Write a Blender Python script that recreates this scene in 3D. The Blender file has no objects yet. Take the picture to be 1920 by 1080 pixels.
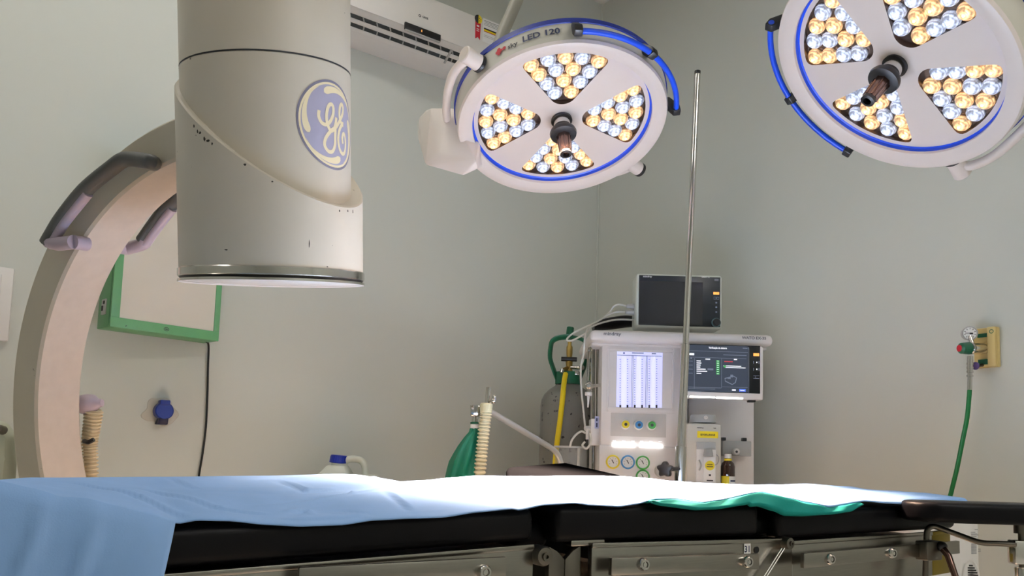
import bpy, bmesh, math, random
from mathutils import Vector, Matrix, noise
random.seed(7)
PI = math.pi
SC = bpy.context.scene
COL = SC.collection
V = Vector
def rad(a): return a*PI/180.0

# ------------------------------------------------------------------ camera model
# World frame: X runs along the back wall towards the room corner, Y towards the back wall.
F, CX, CY = 1450.0, 960.0, 720.0
H = 1.03
TH, PH = rad(5.2), rad(1.72)
YAW = rad(30)
def rm(x, y, z=0.0):
    c, s = math.cos(YAW), math.sin(YAW)
    return V((x*c + y*s, -x*s + y*c, z))
_w = V((0, math.cos(TH), math.sin(TH))); _u0 = V((0, -math.sin(TH), math.cos(TH))); _r0 = V((1, 0, 0))
_r = _r0*math.cos(PH) + _u0*math.sin(PH); _u = -_r0*math.sin(PH) + _u0*math.cos(PH)
CAM = V((0, 0, H))
def cray(px, py): return _r*((px-CX)/F) + _u*((CY-py)/F) + _w
def cat(px, py, d):
    v = cray(px, py); return CAM + v*(d/v.y)
def at(px, py, d): return rm(*cat(px, py, d))
def wray(px, py): return rm(*cray(px, py))
def onplane(px, py, p, n):
    v = wray(px, py); t = (V(p)-CAM).dot(n)/v.dot(n); return CAM + v*t
def onX(px, py, x): return onplane(px, py, (x, 0, 0), V((1, 0, 0)))
def onY(px, py, y): return onplane(px, py, (0, y, 0), V((0, 1, 0)))
def onZ(px, py, z): return onplane(px, py, (0, 0, z), V((0, 0, 1)))
def frame(o, x, z):
    z = V(z).normalized(); x = V(x); x = (x - z*x.dot(z)).normalized(); y = z.cross(x)
    m = Matrix((x, y, z)).transposed().to_4x4(); m.translation = V(o); return m
def facing(x0, d0, z0=0.0):
    return Matrix.Translation(rm(x0, d0, z0)) @ Matrix.Rotation(-YAW, 4, 'Z')

# ------------------------------------------------------------------ materials
def lin(c):
    if isinstance(c, str):
        c = [int(c[i:i+2], 16) for i in (1, 3, 5)]
    return [((v/255)/12.92 if v <= 10 else ((v/255+.055)/1.055)**2.4) for v in c] + [1.0]
MATS = {}
def mat(name, col, rough=.5, metal=0.0, emit=None, es=0.0, var=.06, scale=18.0, bump=0.0, bscale=120.0,
        trans=0.0, ior=1.45, alpha=1.0, specks=None, coat=0.0, stretch=None, spec=.5):
    m = bpy.data.materials.new(name); m.use_nodes = True
    nt = m.node_tree; N = nt.nodes; L = nt.links
    b = N['Principled BSDF']
    tc = N.new('ShaderNodeTexCoord'); src = tc.outputs['Object']
    if stretch:
        mp = N.new('ShaderNodeMapping'); mp.inputs['Scale'].default_value = stretch
        L.new(src, mp.inputs['Vector']); src = mp.outputs['Vector']
    c = lin(col)
    nz = N.new('ShaderNodeTexNoise'); nz.inputs['Scale'].default_value = scale; nz.inputs['Detail'].default_value = 4
    L.new(src, nz.inputs['Vector'])
    mx = N.new('ShaderNodeMix'); mx.data_type = 'RGBA'
    mx.inputs['A'].default_value = [max(0, v*(1-var)) for v in c[:3]] + [1]
    mx.inputs['B'].default_value = [min(1, v*(1+var)) for v in c[:3]] + [1]
    L.new(nz.outputs['Fac'], mx.inputs['Factor'])
    out = mx.outputs['Result']
    if specks:
        scol, sscale, thr = specks
        n2 = N.new('ShaderNodeTexNoise'); n2.inputs['Scale'].default_value = sscale; n2.inputs['Detail'].default_value = 3
        L.new(src, n2.inputs['Vector'])
        rp = N.new('ShaderNodeValToRGB'); rp.color_ramp.elements[0].position = thr; rp.color_ramp.elements[1].position = min(1, thr+.02)
        L.new(n2.outputs['Fac'], rp.inputs['Fac'])
        m2 = N.new('ShaderNodeMix'); m2.data_type = 'RGBA'
        L.new(rp.outputs['Color'], m2.inputs['Factor']); L.new(out, m2.inputs['A'])
        m2.inputs['B'].default_value = lin(scol); out = m2.outputs['Result']
    L.new(out, b.inputs['Base Color'])
    b.inputs['Roughness'].default_value = rough; b.inputs['Metallic'].default_value = metal
    b.inputs['IOR'].default_value = ior; b.inputs['Transmission Weight'].default_value = trans
    b.inputs['Alpha'].default_value = alpha; b.inputs['Coat Weight'].default_value = coat
    b.inputs['Specular IOR Level'].default_value = spec
    if emit:
        b.inputs['Emission Color'].default_value = lin(emit); b.inputs['Emission Strength'].default_value = es
    if bump:
        n3 = N.new('ShaderNodeTexNoise'); n3.inputs['Scale'].default_value = bscale; n3.inputs['Detail'].default_value = 5
        L.new(src, n3.inputs['Vector'])
        bp = N.new('ShaderNodeBump'); bp.inputs['Strength'].default_value = bump; bp.inputs['Distance'].default_value = .002
        L.new(n3.outputs['Fac'], bp.inputs['Height']); L.new(bp.outputs['Normal'], b.inputs['Normal'])
    MATS[name] = m
    return m
def lens_mat(name, glass, glow, es):
    # a lens that gives off light: brighter rings towards its tip, broken up by facets
    m = mat(name, glass, .08, var=.3, scale=60, coat=.6)
    nt = m.node_tree; N = nt.nodes; L = nt.links; b = N['Principled BSDF']
    tc = N.new('ShaderNodeTexCoord')
    sp = N.new('ShaderNodeSeparateXYZ'); L.new(tc.outputs['Object'], sp.inputs[0])
    mr = N.new('ShaderNodeMapRange'); mr.inputs['From Min'].default_value = .002; mr.inputs['From Max'].default_value = .022
    L.new(sp.outputs['Z'], mr.inputs['Value'])
    nz = N.new('ShaderNodeTexNoise'); nz.inputs['Scale'].default_value = 90; nz.inputs['Detail'].default_value = 2
    L.new(tc.outputs['Object'], nz.inputs['Vector'])
    ra = N.new('ShaderNodeValToRGB'); ra.color_ramp.elements[0].position = .38; ra.color_ramp.elements[0].color = (.12, .12, .12, 1)
    ra.color_ramp.elements[1].position = .62
    L.new(nz.outputs['Fac'], ra.inputs['Fac'])
    rp = N.new('ShaderNodeValToRGB'); cr = rp.color_ramp
    cr.elements[0].position = 0; cr.elements[0].color = (.10, .10, .10, 1)
    cr.elements[1].position = 1; cr.elements[1].color = (1, 1, 1, 1)
    for p, v in ((.30, .5), (.45, .12), (.62, .65), (.75, .3)):
        e = cr.elements.new(p); e.color = (v, v, v, 1)
    L.new(mr.outputs[0], rp.inputs['Fac'])
    mu = N.new('ShaderNodeMath'); mu.operation = 'MULTIPLY'
    L.new(rp.outputs['Color'], mu.inputs[0]); L.new(ra.outputs['Color'], mu.inputs[1])
    m2 = N.new('ShaderNodeMath'); m2.operation = 'MULTIPLY'; m2.inputs[1].default_value = es
    L.new(mu.outputs[0], m2.inputs[0]); L.new(m2.outputs[0], b.inputs['Emission Strength'])
    b.inputs['Emission Color'].default_value = lin(glow)
    return m

WALL = mat('wall_paint', (202, 206, 200), .55, var=.02, scale=1.2, bump=.04, bscale=60)
CEIL = mat('ceiling_paint', (225, 225, 220), .8, var=.02)
FLOOR = mat('vinyl_floor', (214, 211, 204), .45, var=.05, scale=6)
CREAM = mat('aged_cream_paint', (206, 198, 184), .42, var=.05, scale=7, specks=('#3a342c', 44, .735))
CSIDE = mat('arm_side_paint', (200, 192, 176), .5, var=.05, scale=9, specks=('#2c2a22', 30, .76))
CINNER = mat('arm_track_paint', (216, 204, 192), .4, var=.07, scale=40, specks=('#6b5a50', 42, .77))
WHITEP = mat('white_plastic', (226, 224, 222), .35, var=.02)
LAMPW = mat('lamp_white_enamel', (234, 224, 218), .32, var=.015)
LAMPG = mat('lamp_housing_enamel', (205, 203, 192), .4, var=.03)
MACH = mat('machine_white_plastic', (232, 228, 228), .42, var=.02)
MACHD = mat('machine_recess_plastic', (200, 197, 195), .5, var=.03)
CHROME = mat('polished_chrome', (208, 206, 202), .16, 1.0, var=.03)
STEEL = mat('brushed_stainless', (150, 147, 140), .26, 1.0, var=.14, scale=30, stretch=(1, 1, 14))
STEELD = mat('dull_steel', (112, 108, 100), .38, 1.0, var=.12)
OLIVE = mat('yellow_reflection_steel', (150, 132, 60), .38, .75, var=.12)  # plain steel with a yellow reflection put into its colour
BLACKP = mat('black_plastic', (22, 22, 24), .4, var=.1)
VINYL = mat('black_vinyl', (8, 8, 12), .42, var=.1, bump=.03, bscale=300, spec=.18)
GREYV = mat('charcoal_vinyl', (8, 9, 11), .8, var=.08, spec=0.0, ior=1.08)
BLUEP = mat('lamp_blue_rubber', (14, 70, 205), .35, var=.05)
BLUED = mat('lamp_navy_band', (16, 42, 140), .45, var=.05)
SOCKB = mat('socket_blue_plastic', (8, 40, 130), .4)
LILAC = mat('lilac_grey_plastic', (186, 172, 186), .35, var=.03)
GRIPG = mat('grip_grey_rubber', (92, 93, 92), .45, var=.05)
GREENF = mat('green_enamel', (92, 150, 102), .42, var=.08, scale=25, specks=('#2c4a30', 30, .74))
GREEND = mat('dark_green_enamel', (16, 84, 56), .42, var=.1)
TEALB = mat('green_rubber_bag', (10, 102, 76), .38, var=.16, scale=14)
ACRYL = mat('milky_acrylic', (214, 209, 198), .06, var=.015, coat=.4)
HOSEC = mat('cream_hose_plastic', (214, 200, 166), .5, var=.06)
HOSEY = mat('yellow_hose', (224, 198, 24), .45)
HOSEG = mat('green_hose', (14, 104, 50), .4)
CABLEW = mat('white_cable', (206, 206, 200), .5)
CABLEB = mat('black_cable', (16, 16, 16), .5)
BRASS = mat('brass', (176, 150, 84), .3, .9, var=.15)
CYLG = mat('grey_cylinder_paint', (112, 112, 106), .35, var=.08, specks=('#17191b', 38, .63))
GLASS = mat('clear_plastic', (236, 240, 240), .05, trans=1.0, ior=1.2, var=.01)
DRAPE = mat('blue_nonwoven', (134, 174, 226), .8, var=.04, scale=30, bump=.12, bscale=500, spec=.25)
TEALC = mat('teal_surgical_cloth', (20, 134, 128), .8, var=.08, bump=.1, spec=.2)
JUGW = mat('milky_jug_plastic', (206, 210, 200), .35, var=.04)
BEIGE = mat('beige_panel_plastic', (206, 182, 120), .45, var=.05)
INKK = mat('black_ink', (36, 36, 40), .6)
INKN = mat('navy_ink', (34, 44, 82), .6)
INKG = mat('grey_ink', (96, 96, 100), .6)
INKL = mat('light_grey_ink', (158, 158, 160), .6)
JARC = mat('hazy_clear_plastic', (214, 218, 220), .08, alpha=.12)
INKR = mat('red_ink', (186, 30, 44), .6)
INKY = mat('yellow_ink', (236, 212, 30), .6)
INKW = mat('white_ink', (236, 236, 236), .6)
INKGR = mat('green_ink', (40, 130, 60), .6)
LOGOB = mat('logo_violet_blue', (166, 162, 184), .45, var=.04)
LOGOC = mat('logo_cream', (246, 232, 196), .45, var=.03)
LOGOR = mat('logo_grey_rim', (112, 108, 124), .45, var=.03)
WINB = mat('lamp_window_mirror', (112, 96, 88), .22, .8, var=.3, scale=40)
LENSW = lens_mat('warm_led_lens', (206, 164, 116), (255, 208, 150), 2.9)
LENSC = lens_mat('cool_led_lens', (140, 148, 164), (214, 224, 250), 2.5)
CHIPW = mat('warm_led_chip', (255, 240, 210), .4, emit=(255, 232, 190), es=7)
CHIPC = mat('cool_led_chip', (240, 246, 255), .4, emit=(232, 240, 255), es=7)
AMBER = mat('bronze_handle', (112, 88, 80), .18, .85, var=.2)
SCRD = mat('dark_screen_glass', (16, 18, 22), .12, var=.02)
SCRM = mat('monitor_dark_panel', (24, 30, 36), .3, var=.03)
SCRU = mat('lit_screen_slate', (40, 46, 56), .25, emit=(58, 66, 80), es=.55)
LITW = mat('lit_white', (240, 240, 240), .5, emit=(240, 244, 255), es=.9)
LITG = mat('lit_green', (40, 140, 60), .5, emit=(50, 150, 60), es=.6)
LITO = mat('lit_orange', (240, 160, 80), .5, emit=(255, 170, 80), es=.9)
LITB = mat('lit_blue', (70, 100, 200), .5, emit=(90, 120, 230), es=.9)
LITR = mat('lit_red', (180, 50, 60), .5, emit=(190, 50, 60), es=.5)
LITL = mat('lit_line_grey', (90, 96, 110), .5, emit=(100, 108, 124), es=.5)
TUBEB = mat('backlit_flow_tubes', (214, 216, 250), .4, emit=(200, 204, 255), es=.55)
TUBEL = mat('bright_flow_tubes', (226, 228, 255), .4, emit=(216, 220, 255), es=.66)
STRIP = mat('work_light_strip', (255, 255, 255), .4, emit=(255, 255, 250), es=9)
PANEL = mat('ceiling_light_panel', (255, 255, 255), .4, emit=(255, 250, 240), es=12)
FILLP = mat('front_fill_panel', (255, 255, 255), .4, emit=(255, 250, 243), es=25)
BROWNG = mat('brown_bottle_glass', (44, 20, 8), .08, var=.1, coat=.5)
VAPG = mat('vaporizer_grey', (196, 193, 184), .45, var=.03)
SILV = mat('silver_grey_plastic', (166, 166, 164), .4, var=.03)
PURP = mat('purple_plastic', (84, 66, 128), .4)
YRING = mat('gauge_yellow', (226, 206, 40), .45)
BRING = mat('gauge_blue', (66, 132, 190), .45)
GRING = mat('gauge_green', (64, 150, 66), .45)
SATIN = mat('satin_aluminium', (206, 205, 200), .42, .55, var=.04)
PLAST = mat('rough_plaster_patch', (196, 194, 184), .7, var=.05, bump=.5, bscale=40)
VENT = mat('vent_dark', (34, 40, 40), .6, var=.2)

# ------------------------------------------------------------------ mesh builder
def smooth_path(pts, n=6):
    P = [V(p) for p in pts]
    if len(P) < 3: return P
    Q = [P[0]*2-P[1]] + P + [P[-1]*2-P[-2]]
    out = []
    for i in range(1, len(Q)-2):
        a, b, c, d = Q[i-1:i+3]
        for k in range(n):
            t = k/n
            out.append(.5*((2*b) + (c-a)*t + (2*a-5*b+4*c-d)*t*t + (3*b-a-3*c+d)*t**3))
    out.append(P[-1]); return out
_TXT = {}
def text_geo(s, size, w=.02):
    if (s, size) in _TXT: return _TXT[(s, size)]
    cu = bpy.data.curves.new('txt', 'FONT'); cu.body = s; cu.size = size; cu.align_x = 'CENTER'; cu.align_y = 'CENTER'; cu.resolution_u = 3; cu.offset = w*size*1.3
    ob = bpy.data.objects.new('txt', cu); COL.objects.link(ob)
    dg = bpy.context.evaluated_depsgraph_get(); me = bpy.data.meshes.new_from_object(ob.evaluated_get(dg))
    r = ([v.co.copy() for v in me.vertices], [tuple(p.vertices) for p in me.polygons])
    bpy.data.objects.remove(ob); bpy.data.curves.remove(cu); bpy.data.meshes.remove(me)
    _TXT[(s, size)] = r; return r
WM = {}
class B:
    def __init__(self, m=None): self.bm = bmesh.new(); self.m = m or Matrix.Identity(4)
    def add(self, t, mi=0, m=None):
        for f in t.faces: f.material_index = mi
        t.transform(self.m @ m if m is not None else self.m)
        me = bpy.data.meshes.new('tmp'); t.to_mesh(me); t.free(); self.bm.from_mesh(me); bpy.data.meshes.remove(me)
        return self
    def faces(self, vs, fs, mi=0, m=None):
        t = bmesh.new(); q = [t.verts.new(v) for v in vs]
        for f in fs:
            try: t.faces.new([q[i] for i in f])
            except ValueError: pass
        return self.add(t, mi, m)
    def box(self, c, s, bev=0.0, mi=0, m=None, seg=2, only=None):
        t = bmesh.new(); bmesh.ops.create_cube(t, size=1)
        bmesh.ops.scale(t, vec=V(s), verts=t.verts)
        if bev:
            ed = t.edges[:]
            if only is not None:
                ed = [e for e in ed if abs((e.verts[0].co-e.verts[1].co).normalized()[only]) > .9]
            bmesh.ops.bevel(t, geom=ed, offset=bev, segments=seg, affect='EDGES', profile=.5)
        bmesh.ops.translate(t, vec=V(c), verts=t.verts)
        return self.add(t, mi, m)
    def hull(self, pts, bev=0.0, mi=0, m=None, seg=2):
        t = bmesh.new()
        for p in pts: t.verts.new(p)
        r = bmesh.ops.convex_hull(t, input=t.verts)
        bmesh.ops.delete(t, geom=list({e for e in r['geom_unused'] + r['geom_interior'] if isinstance(e, bmesh.types.BMVert)}), context='VERTS')
        bmesh.ops.dissolve_limit(t, angle_limit=.02, verts=t.verts, edges=t.edges)
        if bev: bmesh.ops.bevel(t, geom=t.edges[:], offset=bev, segments=seg, affect='EDGES', profile=.5)
        return self.add(t, mi, m)
    def lathe(self, prof, m=None, seg=32, mi=0, a0=0, a1=2*PI):
        full = abs(a1-a0-2*PI) < 1e-6; n = seg if full else seg+1
        vs, fs = [], []
        for i in range(n):
            a = a0+(a1-a0)*i/seg; c, s = math.cos(a), math.sin(a)
            for r, z in prof: vs.append((r*c, r*s, z))
        k = len(prof)
        for i in range(seg):
            j = (i+1) % n
            for q in range(k-1): fs.append((i*k+q, j*k+q, j*k+q+1, i*k+q+1))
        t = bmesh.new(); qv = [t.verts.new(v) for v in vs]
        for f in fs: t.faces.new([qv[i] for i in f])
        bmesh.ops.remove_doubles(t, verts=t.verts, dist=1e-6)
        bmesh.ops.recalc_face_normals(t, faces=t.faces)
        return self.add(t, mi, m)
    def cyl(self, p0, p1, r0, r1=None, seg=24, mi=0, bev=0.0, m=None):
        p0, p1 = V(p0), V(p1); r1 = r0 if r1 is None else r1
        h = (p1-p0).length; d = (p1-p0)/h; x = d.orthogonal()
        b = min(bev, h*.45, r0*.9, max(r1, .0001)*.9) if bev else 0
        pr = [(0, 0), (r0-b, 0), (r0, b), (r1, h-b), (r1-b, h), (0, h)] if b else [(0, 0), (r0, 0), (r1, h), (0, h)]
        mm = frame(p0, x, d)
        return self.lathe(pr, m @ mm if m is not None else mm, seg, mi)
    def tube(self, pts, r, seg=10, mi=0, smooth=True, n=6, m=None, flat=None):
        P = smooth_path(pts, n) if smooth else [V(p) for p in pts]
        k = len(P); t = bmesh.new(); rings = []
        T = [(P[min(i+1, k-1)]-P[max(i-1, 0)]).normalized() for i in range(k)]
        u = T[0].orthogonal().normalized()
        if flat is not None: u = (V(flat)-T[0]*V(flat).dot(T[0])).normalized()
        for i in range(k):
            u = (u - T[i]*u.dot(T[i])).normalized(); w = T[i].cross(u)
            rr = r(i/(k-1)) if callable(r) else r
            ra, rb = rr if isinstance(rr, tuple) else (rr, rr)
            rings.append([t.verts.new(P[i] + u*(ra*math.cos(2*PI*q/seg)) + w*(rb*math.sin(2*PI*q/seg))) for q in range(seg)])
        for i in range(k-1):
            for q in range(seg):
                t.faces.new((rings[i][q], rings[i][(q+1) % seg], rings[i+1][(q+1) % seg], rings[i+1][q]))
        t.faces.new(rings[0][::-1]); t.faces.new(rings[-1])
        return self.add(t, mi, m)
    def ball(self, c, r, mi=0, sc=(1, 1, 1), m=None, seg=20):
        t = bmesh.new(); bmesh.ops.create_uvsphere(t, u_segments=seg, v_segments=seg//2+2, radius=r)
        bmesh.ops.scale(t, vec=V(sc), verts=t.verts); bmesh.ops.translate(t, vec=V(c), verts=t.verts)
        return self.add(t, mi, m)
    def prism(self, poly, h, m=None, mi=0, bev=0.0, seg=2):
        t = bmesh.new(); f = t.faces.new([t.verts.new((x, y, 0)) for x, y in poly])
        g = bmesh.ops.extrude_face_region(t, geom=[f]); bmesh.ops.translate(t, vec=(0, 0, h), verts=[e for e in g['geom'] if isinstance(e, bmesh.types.BMVert)])
        bmesh.ops.recalc_face_normals(t, faces=t.faces)
        if bev: bmesh.ops.bevel(t, geom=t.edges[:], offset=bev, segments=seg, affect='EDGES', profile=.5)
        return self.add(t, mi, m)
    def text(self, s, size, fn, mi=0, m=None):
        vs, fs = text_geo(s, size)
        return self.faces([fn(v.x, v.y) for v in vs], fs, mi, m)
    def ribbon(self, pts, w, fn, mi=0, closed=False, taper=None):
        k = len(pts); L, R = [], []
        for i in range(k):
            a = pts[(i-1) % k] if (closed or i > 0) else pts[i]; b = pts[(i+1) % k] if (closed or i < k-1) else pts[i]
            d = V((b[0]-a[0], b[1]-a[1])).normalized(); nn = V((-d.y, d.x)); ww = w*(taper(i/(k-1)) if taper else 1)/2
            L.append(fn(pts[i][0]+nn.x*ww, pts[i][1]+nn.y*ww)); R.append(fn(pts[i][0]-nn.x*ww, pts[i][1]-nn.y*ww))
        vs = L+R; fs = [(i, (i+1) % k, k+(i+1) % k, k+i) for i in range(k if closed else k-1)]
        return self.faces(vs, fs, mi)
    def build(self, name, mats, parent=None, sharp=38):
        bm = self.bm
        if parent is not None and parent.name in WM: bm.transform(WM[parent.name].inverted())
        for f in bm.faces: f.smooth = True
        ca = rad(sharp)
        for e in bm.edges:
            if len(e.link_faces) == 2 and e.calc_face_angle(0) > ca: e.smooth = False
        me = bpy.data.meshes.new(name); bm.to_mesh(me); bm.free()
        for mm in (mats if isinstance(mats, (list, tuple)) else [mats]): me.materials.append(mm)
        o = bpy.data.objects.new(name, me); COL.objects.link(o)
        if parent is not None:
            o.parent = parent
            if parent.name in WM: WM[o.name] = WM[parent.name]
        return o
def tag(o, label, cat, group=None):
    o['label'] = label; o['category'] = cat
    if group: o['group'] = group
    return o
def thing(name, label, cat, m, group=None):
    o = bpy.data.objects.new(name, None); o.empty_display_size = .05; COL.objects.link(o)
    if not isinstance(m, Matrix): m = Matrix.Translation(V(m))
    o.matrix_world = m; WM[o.name] = m.copy()
    return tag(o, label, cat, group)
def struct(name, b, m):
    o = b.build(name, m); o['kind'] = 'structure'; return o
def base_at(v): return V((v[0], v[1], 0))

# ------------------------------------------------------------------ the room
XR, YB, XL, YF, ZC = 2.49, 3.41, -3.1, -2.3, 3.6
# the walls stand a few degrees off the table's axis: WB turns room coordinates about the corner
WB = Matrix.Translation((XR, YB, 0)) @ Matrix.Rotation(rad(4.5), 4, 'Z') @ Matrix.Translation((-XR, -YB, 0))
WBI = WB.inverted(); WBR = WB.to_3x3()
def onYL(px, py, y): return WBI @ onplane(px, py, WB @ V((0, y, 0)), WBR @ V((0, 1, 0)))
def onXL(px, py, x): return WBI @ onplane(px, py, WB @ V((x, 0, 0)), WBR @ V((1, 0, 0)))
T_ = .12
struct('floor', B(WB).box(((XR+XL)/2, (YB+YF)/2, -.05), (XR-XL+.3, YB-YF+.3, .1)), FLOOR)
struct('ceiling', B(WB).box(((XR+XL)/2, (YB+YF)/2, ZC+.05), (XR-XL+.3, YB-YF+.3, .1)), CEIL)
struct('wall_back', B(WB).box(((XR+XL)/2, YB+T_/2, ZC/2), (XR-XL, T_, ZC)), WALL)
struct('wall_right', B(WB).box((XR+T_/2, (YB+YF)/2, ZC/2), (T_, YB-YF, ZC)), WALL)
struct('wall_left', B(WB).box((XL-T_/2, (YB+YF)/2, ZC/2), (T_, YB-YF, ZC)), WALL)
struct('wall_front', B(WB).box(((XR+XL)/2, YF-T_/2, ZC/2), (XR-XL, T_, ZC)), WALL)
struct('trim_1', B(WB).cyl((XR-.004, YB-.004, 0.0), (XR-.004, YB-.004, ZC), .006, seg=8), WALL)

def ceiling_light(x, y, lab, pm=PANEL):
    t = thing('ceiling_light', lab, 'ceiling light', (x, y, ZC))
    B(Matrix.Translation((x, y, ZC))).box((0, 0, -.03), (1.24, .32, .06), .008).build('fixture_frame', WHITEP, t)
    B(Matrix.Translation((x, y, ZC))).box((0, 0, -.062), (1.18, .26, .006), .002).build('diffuser', pm, t)
ceiling_light(.30, 2.2, 'long white ceiling light panel above the x-ray detector, nearer the room corner')
ceiling_light(-1.35, 2.2, 'long white ceiling light panel towards the far left wall')
ceiling_light(1.6, -.9, 'added fill light panel on the ceiling to the right of the camera, nearer the table', FILLP)  # this panel and the next are fill added on the camera side
ceiling_light(1.6, -1.75, 'added fill light panel on the ceiling to the right of the camera, farther from the table', FILLP)

# ------------------------------------------------------------------ mobile x-ray C-arm
nC = V((.408, .904, .127)).normalized()
cC = V((-.641, 1.693, 1.0697))
evC = (V((0, 0, 1)) - nC*nC.z).normalized(); elC = evC.cross(nC)
if elC.x > 0: elC = -elC
RI, RO, WC = .60, .693, .123
def arcp(th, r, w): return rm(*(cC + nC*w + (evC*math.cos(th) + elC*math.sin(th))*r))
nCr = rm(*nC)
cCr = rm(*cC)
def nearp(px, py, off): return onplane(px, py, cCr + nCr*off, nCr)
carm = thing('c_arm_xray', 'worn cream mobile x-ray C-arm with round detector housing hanging over the table', 'x-ray machine', base_at(arcp(rad(95), RO, WC/2)))
def arc_mesh():
    b = B(); t = bmesh.new(); bv = .006
    prof = [(RI, bv), (RI+bv, 0), (RO-bv, 0), (RO, bv), (RO, WC-bv), (RO-bv, WC), (RI+bv, WC), (RI, WC-bv)]
    ths = [rad(-9 + 204*i/160) for i in range(161)]
    rows = [[t.verts.new(arcp(a, r, w)) for r, w in prof] for a in ths]
    for i in range(160):
        for q in range(8):
            f = t.faces.new((rows[i][q], rows[i+1][q], rows[i+1][(q+1) % 8], rows[i][(q+1) % 8]))
            f.material_index = 1 if q in (7,) else 0
    t.faces.new(rows[0]); t.faces.new(rows[-1][::-1])
    bmesh.ops.recalc_face_normals(t, faces=t.faces)
    me = bpy.data.meshes.new('x'); t.to_mesh(me); t.free(); b.bm.from_mesh(me); bpy.data.meshes.remove(me)
    return b
arc_mesh().build('curved_arm', [CSIDE, CINNER], carm, 30)
# detector housing: its own frame, x to the right, y away, z up the axis
p0 = at(513.5, 527, 1.665); p1 = at(507, 0, 1.562)
axI = (p1-p0).normalized()
MI = frame(p0, rm(1, 0, 0), axI)
RL, RU = .1915, .1745
offU = V((-.0085, .0, 0))
LTOP = .655
def collar():
    A_, B_, C_ = .3015, -.129, .0745
    b = B(MI); seg = 72; t = bmesh.new()
    rings = []
    for i in range(seg):
        a = 2*PI*i/seg; c, s = math.cos(a), math.sin(a)
        h = A_ + B_*c + C_*s
        rings.append([t.verts.new((r*c + (ox if k else 0), r*s, z)) for k, (r, z, ox) in enumerate(
            [(RL, .012, 0), (RL, h-.004, 0), (RL-.003, h, 0), (RU-.012, h+.008, offU.x)])])
    for i in range(seg):
        j = (i+1) % seg
        for q in range(3): t.faces.new((rings[i][q], rings[j][q], rings[j][q+1], rings[i][q+1]))
    b.add(t); return b
dc = collar().build('detector_collar', CREAM, carm, 30)
rnd = random.Random(4); cb = B(MI)
for adeg, dz, w_, h_ in [(-122, -.016, .005, .006), (-119, -.020, .004, .008), (-117, -.018, .006, .004), (-113.5, -.022, .005, .009), (-111, -.019, .007, .004), (-108, -.018, .004, .005), (-88, -.010, .006, .004), (-73, -.010, .004, .003), (-30, -.012, .003, .006), (-22, -.010, .003, .005), (-16, -.012, .003, .006), (-52, -.095, .002, .016), (-100, -.20, .009, .002), (-40, -.13, .004, .003), (-25, -.14, .003, .003)]:
    a = rad(adeg); h = .3015 - .129*math.cos(a) + .0745*math.sin(a) + dz
    P = []
    for i in range(8):
        t_ = 2*PI*i/8; k_ = rnd.uniform(.6, 1.2); aa = a + w_*.6*k_*math.cos(t_)/RL
        P.append(((RL+.0004)*math.cos(aa), (RL+.0004)*math.sin(aa), h + h_*.6*k_*math.sin(t_)))
    cb.faces(P, [tuple(range(8))])
pc = cb.build('paint_chips', mat('chipped_paint', (48, 44, 38), .6), dc); pc['kind'] = 'stuff'

def seam_h(a): return .439 + .006*math.cos(a) + .0077*math.sin(a)
def upper():
    b = B(MI @ Matrix.Translation(offU)); t = bmesh.new(); seg = 72
    zs = [(RU, None, .09), (RU, -.0022, 0), (RU-.0035, -.0008, 0), (RU-.0035, .0008, 0), (RU, .0022, 0), (RU, None, LTOP-.02), (RU-.006, None, LTOP-.006), (RU-.02, None, LTOP), (0.001, None, LTOP)]
    rings = []
    for i in range(seg):
        a = 2*PI*i/seg
        rings.append([t.verts.new((r*math.cos(a), r*math.sin(a), (z if d is None else seam_h(a)+d))) for r, d, z in zs])
    for i in range(seg):
        j = (i+1) % seg
        for q in range(len(zs)-1):
            f = t.faces.new((rings[i][q], rings[j][q], rings[j][q+1], rings[i][q+1]))
    b.add(t)
    # dark seam line round the housing
    t = bmesh.new(); rr = []
    for i in range(seg):
        a = 2*PI*i/seg
        rr.append([t.verts.new(((RU+.0004)*math.cos(a), (RU+.0004)*math.sin(a), seam_h(a)+d)) for d in (-.0014, .0014)])
    for i in range(seg):
        j = (i+1) % seg; t.faces.new((rr[i][0], rr[j][0], rr[j][1], rr[i][1]))
    b.add(t, 1); return b
upper().build('detector_housing', [CREAM, INKK], carm, 30)
ring = B(MI).lathe([(RL+.001, .004), (RL+.003, .006), (RL+.003, .020), (RL+.001, .022), (RL-.002, .022)], seg=72)
ring.lathe([(RL+.0035, -.006), (RL+.003, -.001), (RL-.004, .0), (RL-.004, -.004)], seg=72)
ring.build('chrome_rim', CHROME, carm)
B(MI).lathe([(RL-.001, -.002), (RL-.001, .005)], seg=72).build('rubber_gasket', BLACKP, carm)
B(MI).lathe([(.0, -.0035), (.150, -.0035), (.156, -.0015), (RL-.004, -.003), (RL+.002, -.0065), (RL+.003, -.006)], seg=72).build('detector_face', [WHITEP], carm)
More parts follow.
